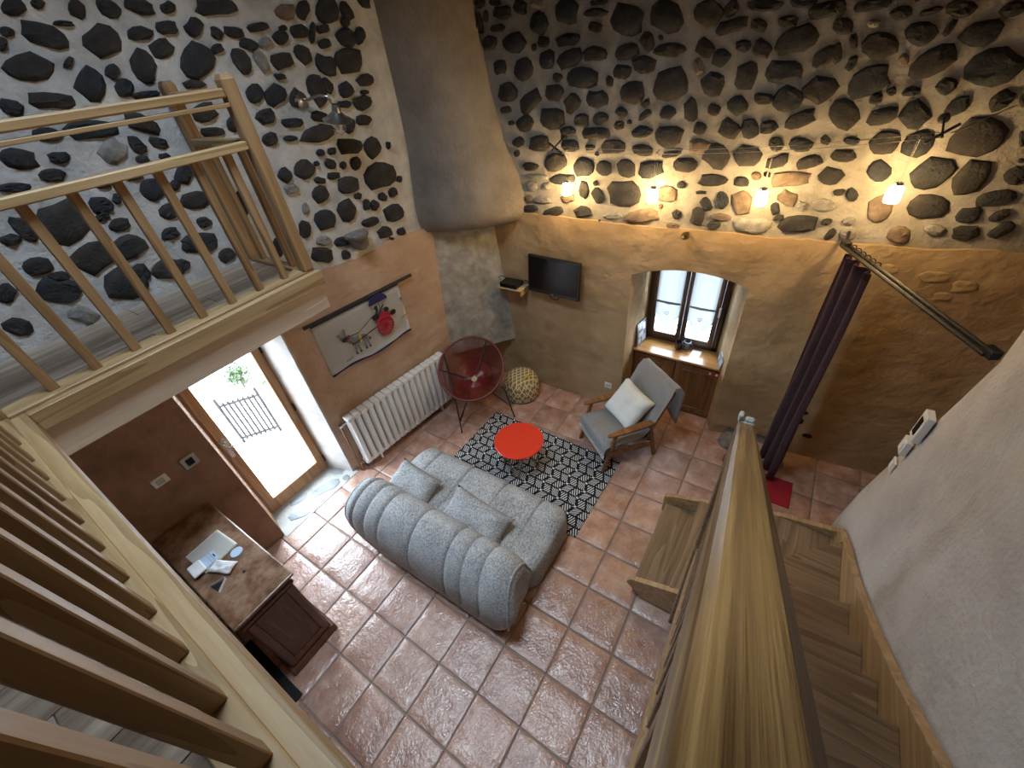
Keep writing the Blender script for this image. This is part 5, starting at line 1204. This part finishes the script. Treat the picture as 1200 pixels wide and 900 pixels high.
path = [(-0.335, 0.27), (-0.34, 0.34), (-0.325, 0.405), (-0.28, 0.425), (-0.10, 0.412), (0.08, 0.400), (0.13, 0.41), (0.175, 0.46), (0.245, 0.62), (0.335, 0.80), (0.385, 0.90), (0.43, 0.93), (0.50, 0.915), (0.53, 0.86), (0.52, 0.70), (0.505, 0.52), (0.495, 0.42)]
b = B(); rows = []
NX = 18
for k, (y, z) in enumerate(path):
    row = []
    for i in range(NX + 1):
        f = 2 * i / NX - 1
        hw = 0.285 + (0.02 if 7 < k < 11 else 0)
        dx = 0.0; dz = 0.0
        if k >= 14: dz = 0.10 * (1 - f) * 0.5 * (k - 13)
        rowz = z - 0.30 + dz + 0.006 * noise.noise(Vector((f * 3, k * .6, 0))) - (0.045 * max(0, abs(f) - 0.85) / 0.15 if k < 11 else 0)
        row.append((f * hw + dx + (0.03 if k > 12 else 0), y + 0.008 * noise.noise(Vector((f * 4, k * .7, 3))), rowz))
    rows.append(row)
b.grid(rows); bmesh.ops.solidify(b.bm, geom=list(b.bm.faces), thickness=-0.008)
part('cloth', b, 'throw_wool', th_, True)
b = B()
for i in range(46):
    f = 2 * i / 45 - 1; x = f * 0.285
    b.tube([(x, -0.335, -0.03), (x + random.uniform(-.006, .006), -0.345, -0.06), (x + random.uniform(-.012, .012), -0.338, -0.095)], 0.0042, 4)
part('fringe', b, 'pillow_linen', th_, label='pale knotted fringe', kind='stuff')
pillow('pillow', 'off-white linen pillow propped on the armchair', 'pillow', (-0.36, 2.52, 0.585), (0.46, 0.44, 0.15), (math.radians(52), math.radians(8), math.radians(-30)), 'pillow_linen', 9)

# ================================================================== OLD DRESSER AND WHAT LIES ON IT
dk = thing('dresser', 'old mahogany dresser with a worn veneer top below the mezzanine', 'dresser', (-2.3, -0.84, 0))
part('body', B().b2(-2.90, -1.73, -1.03, -0.655, 0.07, 0.88, 0.004), 'mahogany', dk)
part('plinth', B().b2(-2.91, -1.70, -1.055, -0.63, 0.0, 0.085, 0.008), 'mahogany', dk)
part('cornice', B().b2(-2.92, -1.705, -1.045, -0.64, 0.86, 0.90, 0.012, 2), 'mahogany', dk)
part('drawer_frieze', B().b2(-2.90, -1.715, -1.035, -0.65, 0.90, 0.945, 0.003), 'mahogany', dk)
part('top_board', B().b2(-2.93, -1.685, -1.065, -0.615, 0.945, 0.972, 0.010, 2), 'worn_veneer', dk, label='scuffed and faded veneer top')
b = B()
for (y0, y1, z0, z1) in ((-1.02, -0.97, .10, .84), (-0.715, -0.665, .10, .84), (-0.97, -0.715, .10, .17), (-0.97, -0.715, .78, .84)): b.b2(-1.732, -1.716, y0, y1, z0, z1, 0.003)
ep = part('end_frame', b, 'mahogany', dk)
part('end_panel', B().b2(-1.732, -1.724, -0.965, -0.72, .175, .775, 0.004), 'mahogany', dk)
part('keyhole', B().lathe([(0.011, 0), (0.011, 0.004)], (-2.02, -0.80, 0.9725), 10), 'ink_black', dk)
ZT = 0.973
tbv_ = thing('tablet', 'beige tablet case lying flat on the worn dresser top', 'tablet', (-2.40, -0.84, ZT), rotz=math.radians(4))
part('case', B().box((0, 0, 0.011), (0.27, 0.26, 0.020), bev=0.004), 'tablet_edge', tbv_); part('cover', B().box((0.006, -0.004, 0.0222), (0.25, 0.24, 0.003), bev=0.001), 'tablet_case', tbv_)
pk = thing('packet', 'pale blue blister packet with a hang hole on the tablet', 'packet', (-2.33, -0.90, ZT + 0.026), rotz=math.radians(-2))
part('card', B().box((0, 0, 0.002), (0.11, 0.13, 0.003), bev=0.001), 'paper_blue', pk); part('print_line', B().box((0, 0.035, 0.004), (0.11, 0.003, 0.001)), 'ink_grey', pk); part('print_line', B().box((0, 0.015, 0.004), (0.11, 0.002, 0.001)), 'ink_grey', pk)
part('hang_hole', B().box((0, 0.05, 0.0042), (0.035, 0.009, 0.001)), 'ink_black', pk); part('bag', B().box((0.01, -0.075, 0.012), (0.13, 0.09, 0.02), bev=0.008, seg=2), 'paper', pk)
bag = pillow('plastic_bag', 'crumpled white plastic bag beside the packet on the dresser', 'bag', (-2.185, -0.865, ZT + 0.020), (0.19, 0.10, 0.035), (0, 0, math.radians(25)), 'paper', 4, n=10)
b = B(); b.lathe([(0.040, 0), (0.044, 0.004), (0.044, 0.016), (0.040, 0.020)], (-2.21, -0.745, ZT), 24); single('round_tin', b, 'paper_blue', 'round pale blue tin beside the tablet on the dresser', 'tin', smooth='auto')
lf = thing('leaflet', 'folded glossy leaflet with a dark face on the dresser edge', 'leaflet', (-2.09, -0.95, ZT), rotz=math.radians(15))
b = B(); b.prism([(-0.05, -0.03), (0.06, -0.045), (0.02, 0.05)], 0.001, 0.004); part('back_page', b, 'ink_black', lf)
b = B(); b.beam((-0.05, -0.03, 0.0), (0.02, 0.05, 0.02), 0.002, 0.03); b.beam((0.02, 0.05, 0.012), (0.06, -0.045, 0.012), 0.002, 0.024); part('page', b, 'paper', lf)
stl = thing('stool', 'light wooden stool pushed beside the dresser under the mezzanine', 'stool', (-2.72, -1.24, 0))
part('seat', B().b2(-2.90, -2.54, -1.40, -1.10, 0.44, 0.47, 0.006), 'light_board', stl)
for x in (-2.87, -2.57):
    for y in (-1.37, -1.13): part('leg', B().b2(x - .016, x + .016, y - .016, y + .016, 0.0, 0.44, 0.004), 'light_board', stl)
b = B().b2(-2.30, -1.55, -1.75, -1.10, 0.0, 0.012, 0.004); single('floor_shade_sheet', b, 'floor_shade_black', 'flat black sheet standing in for shade on the floor by the dresser', 'mat')  # black sheet stands in for the dark shade beside the dresser
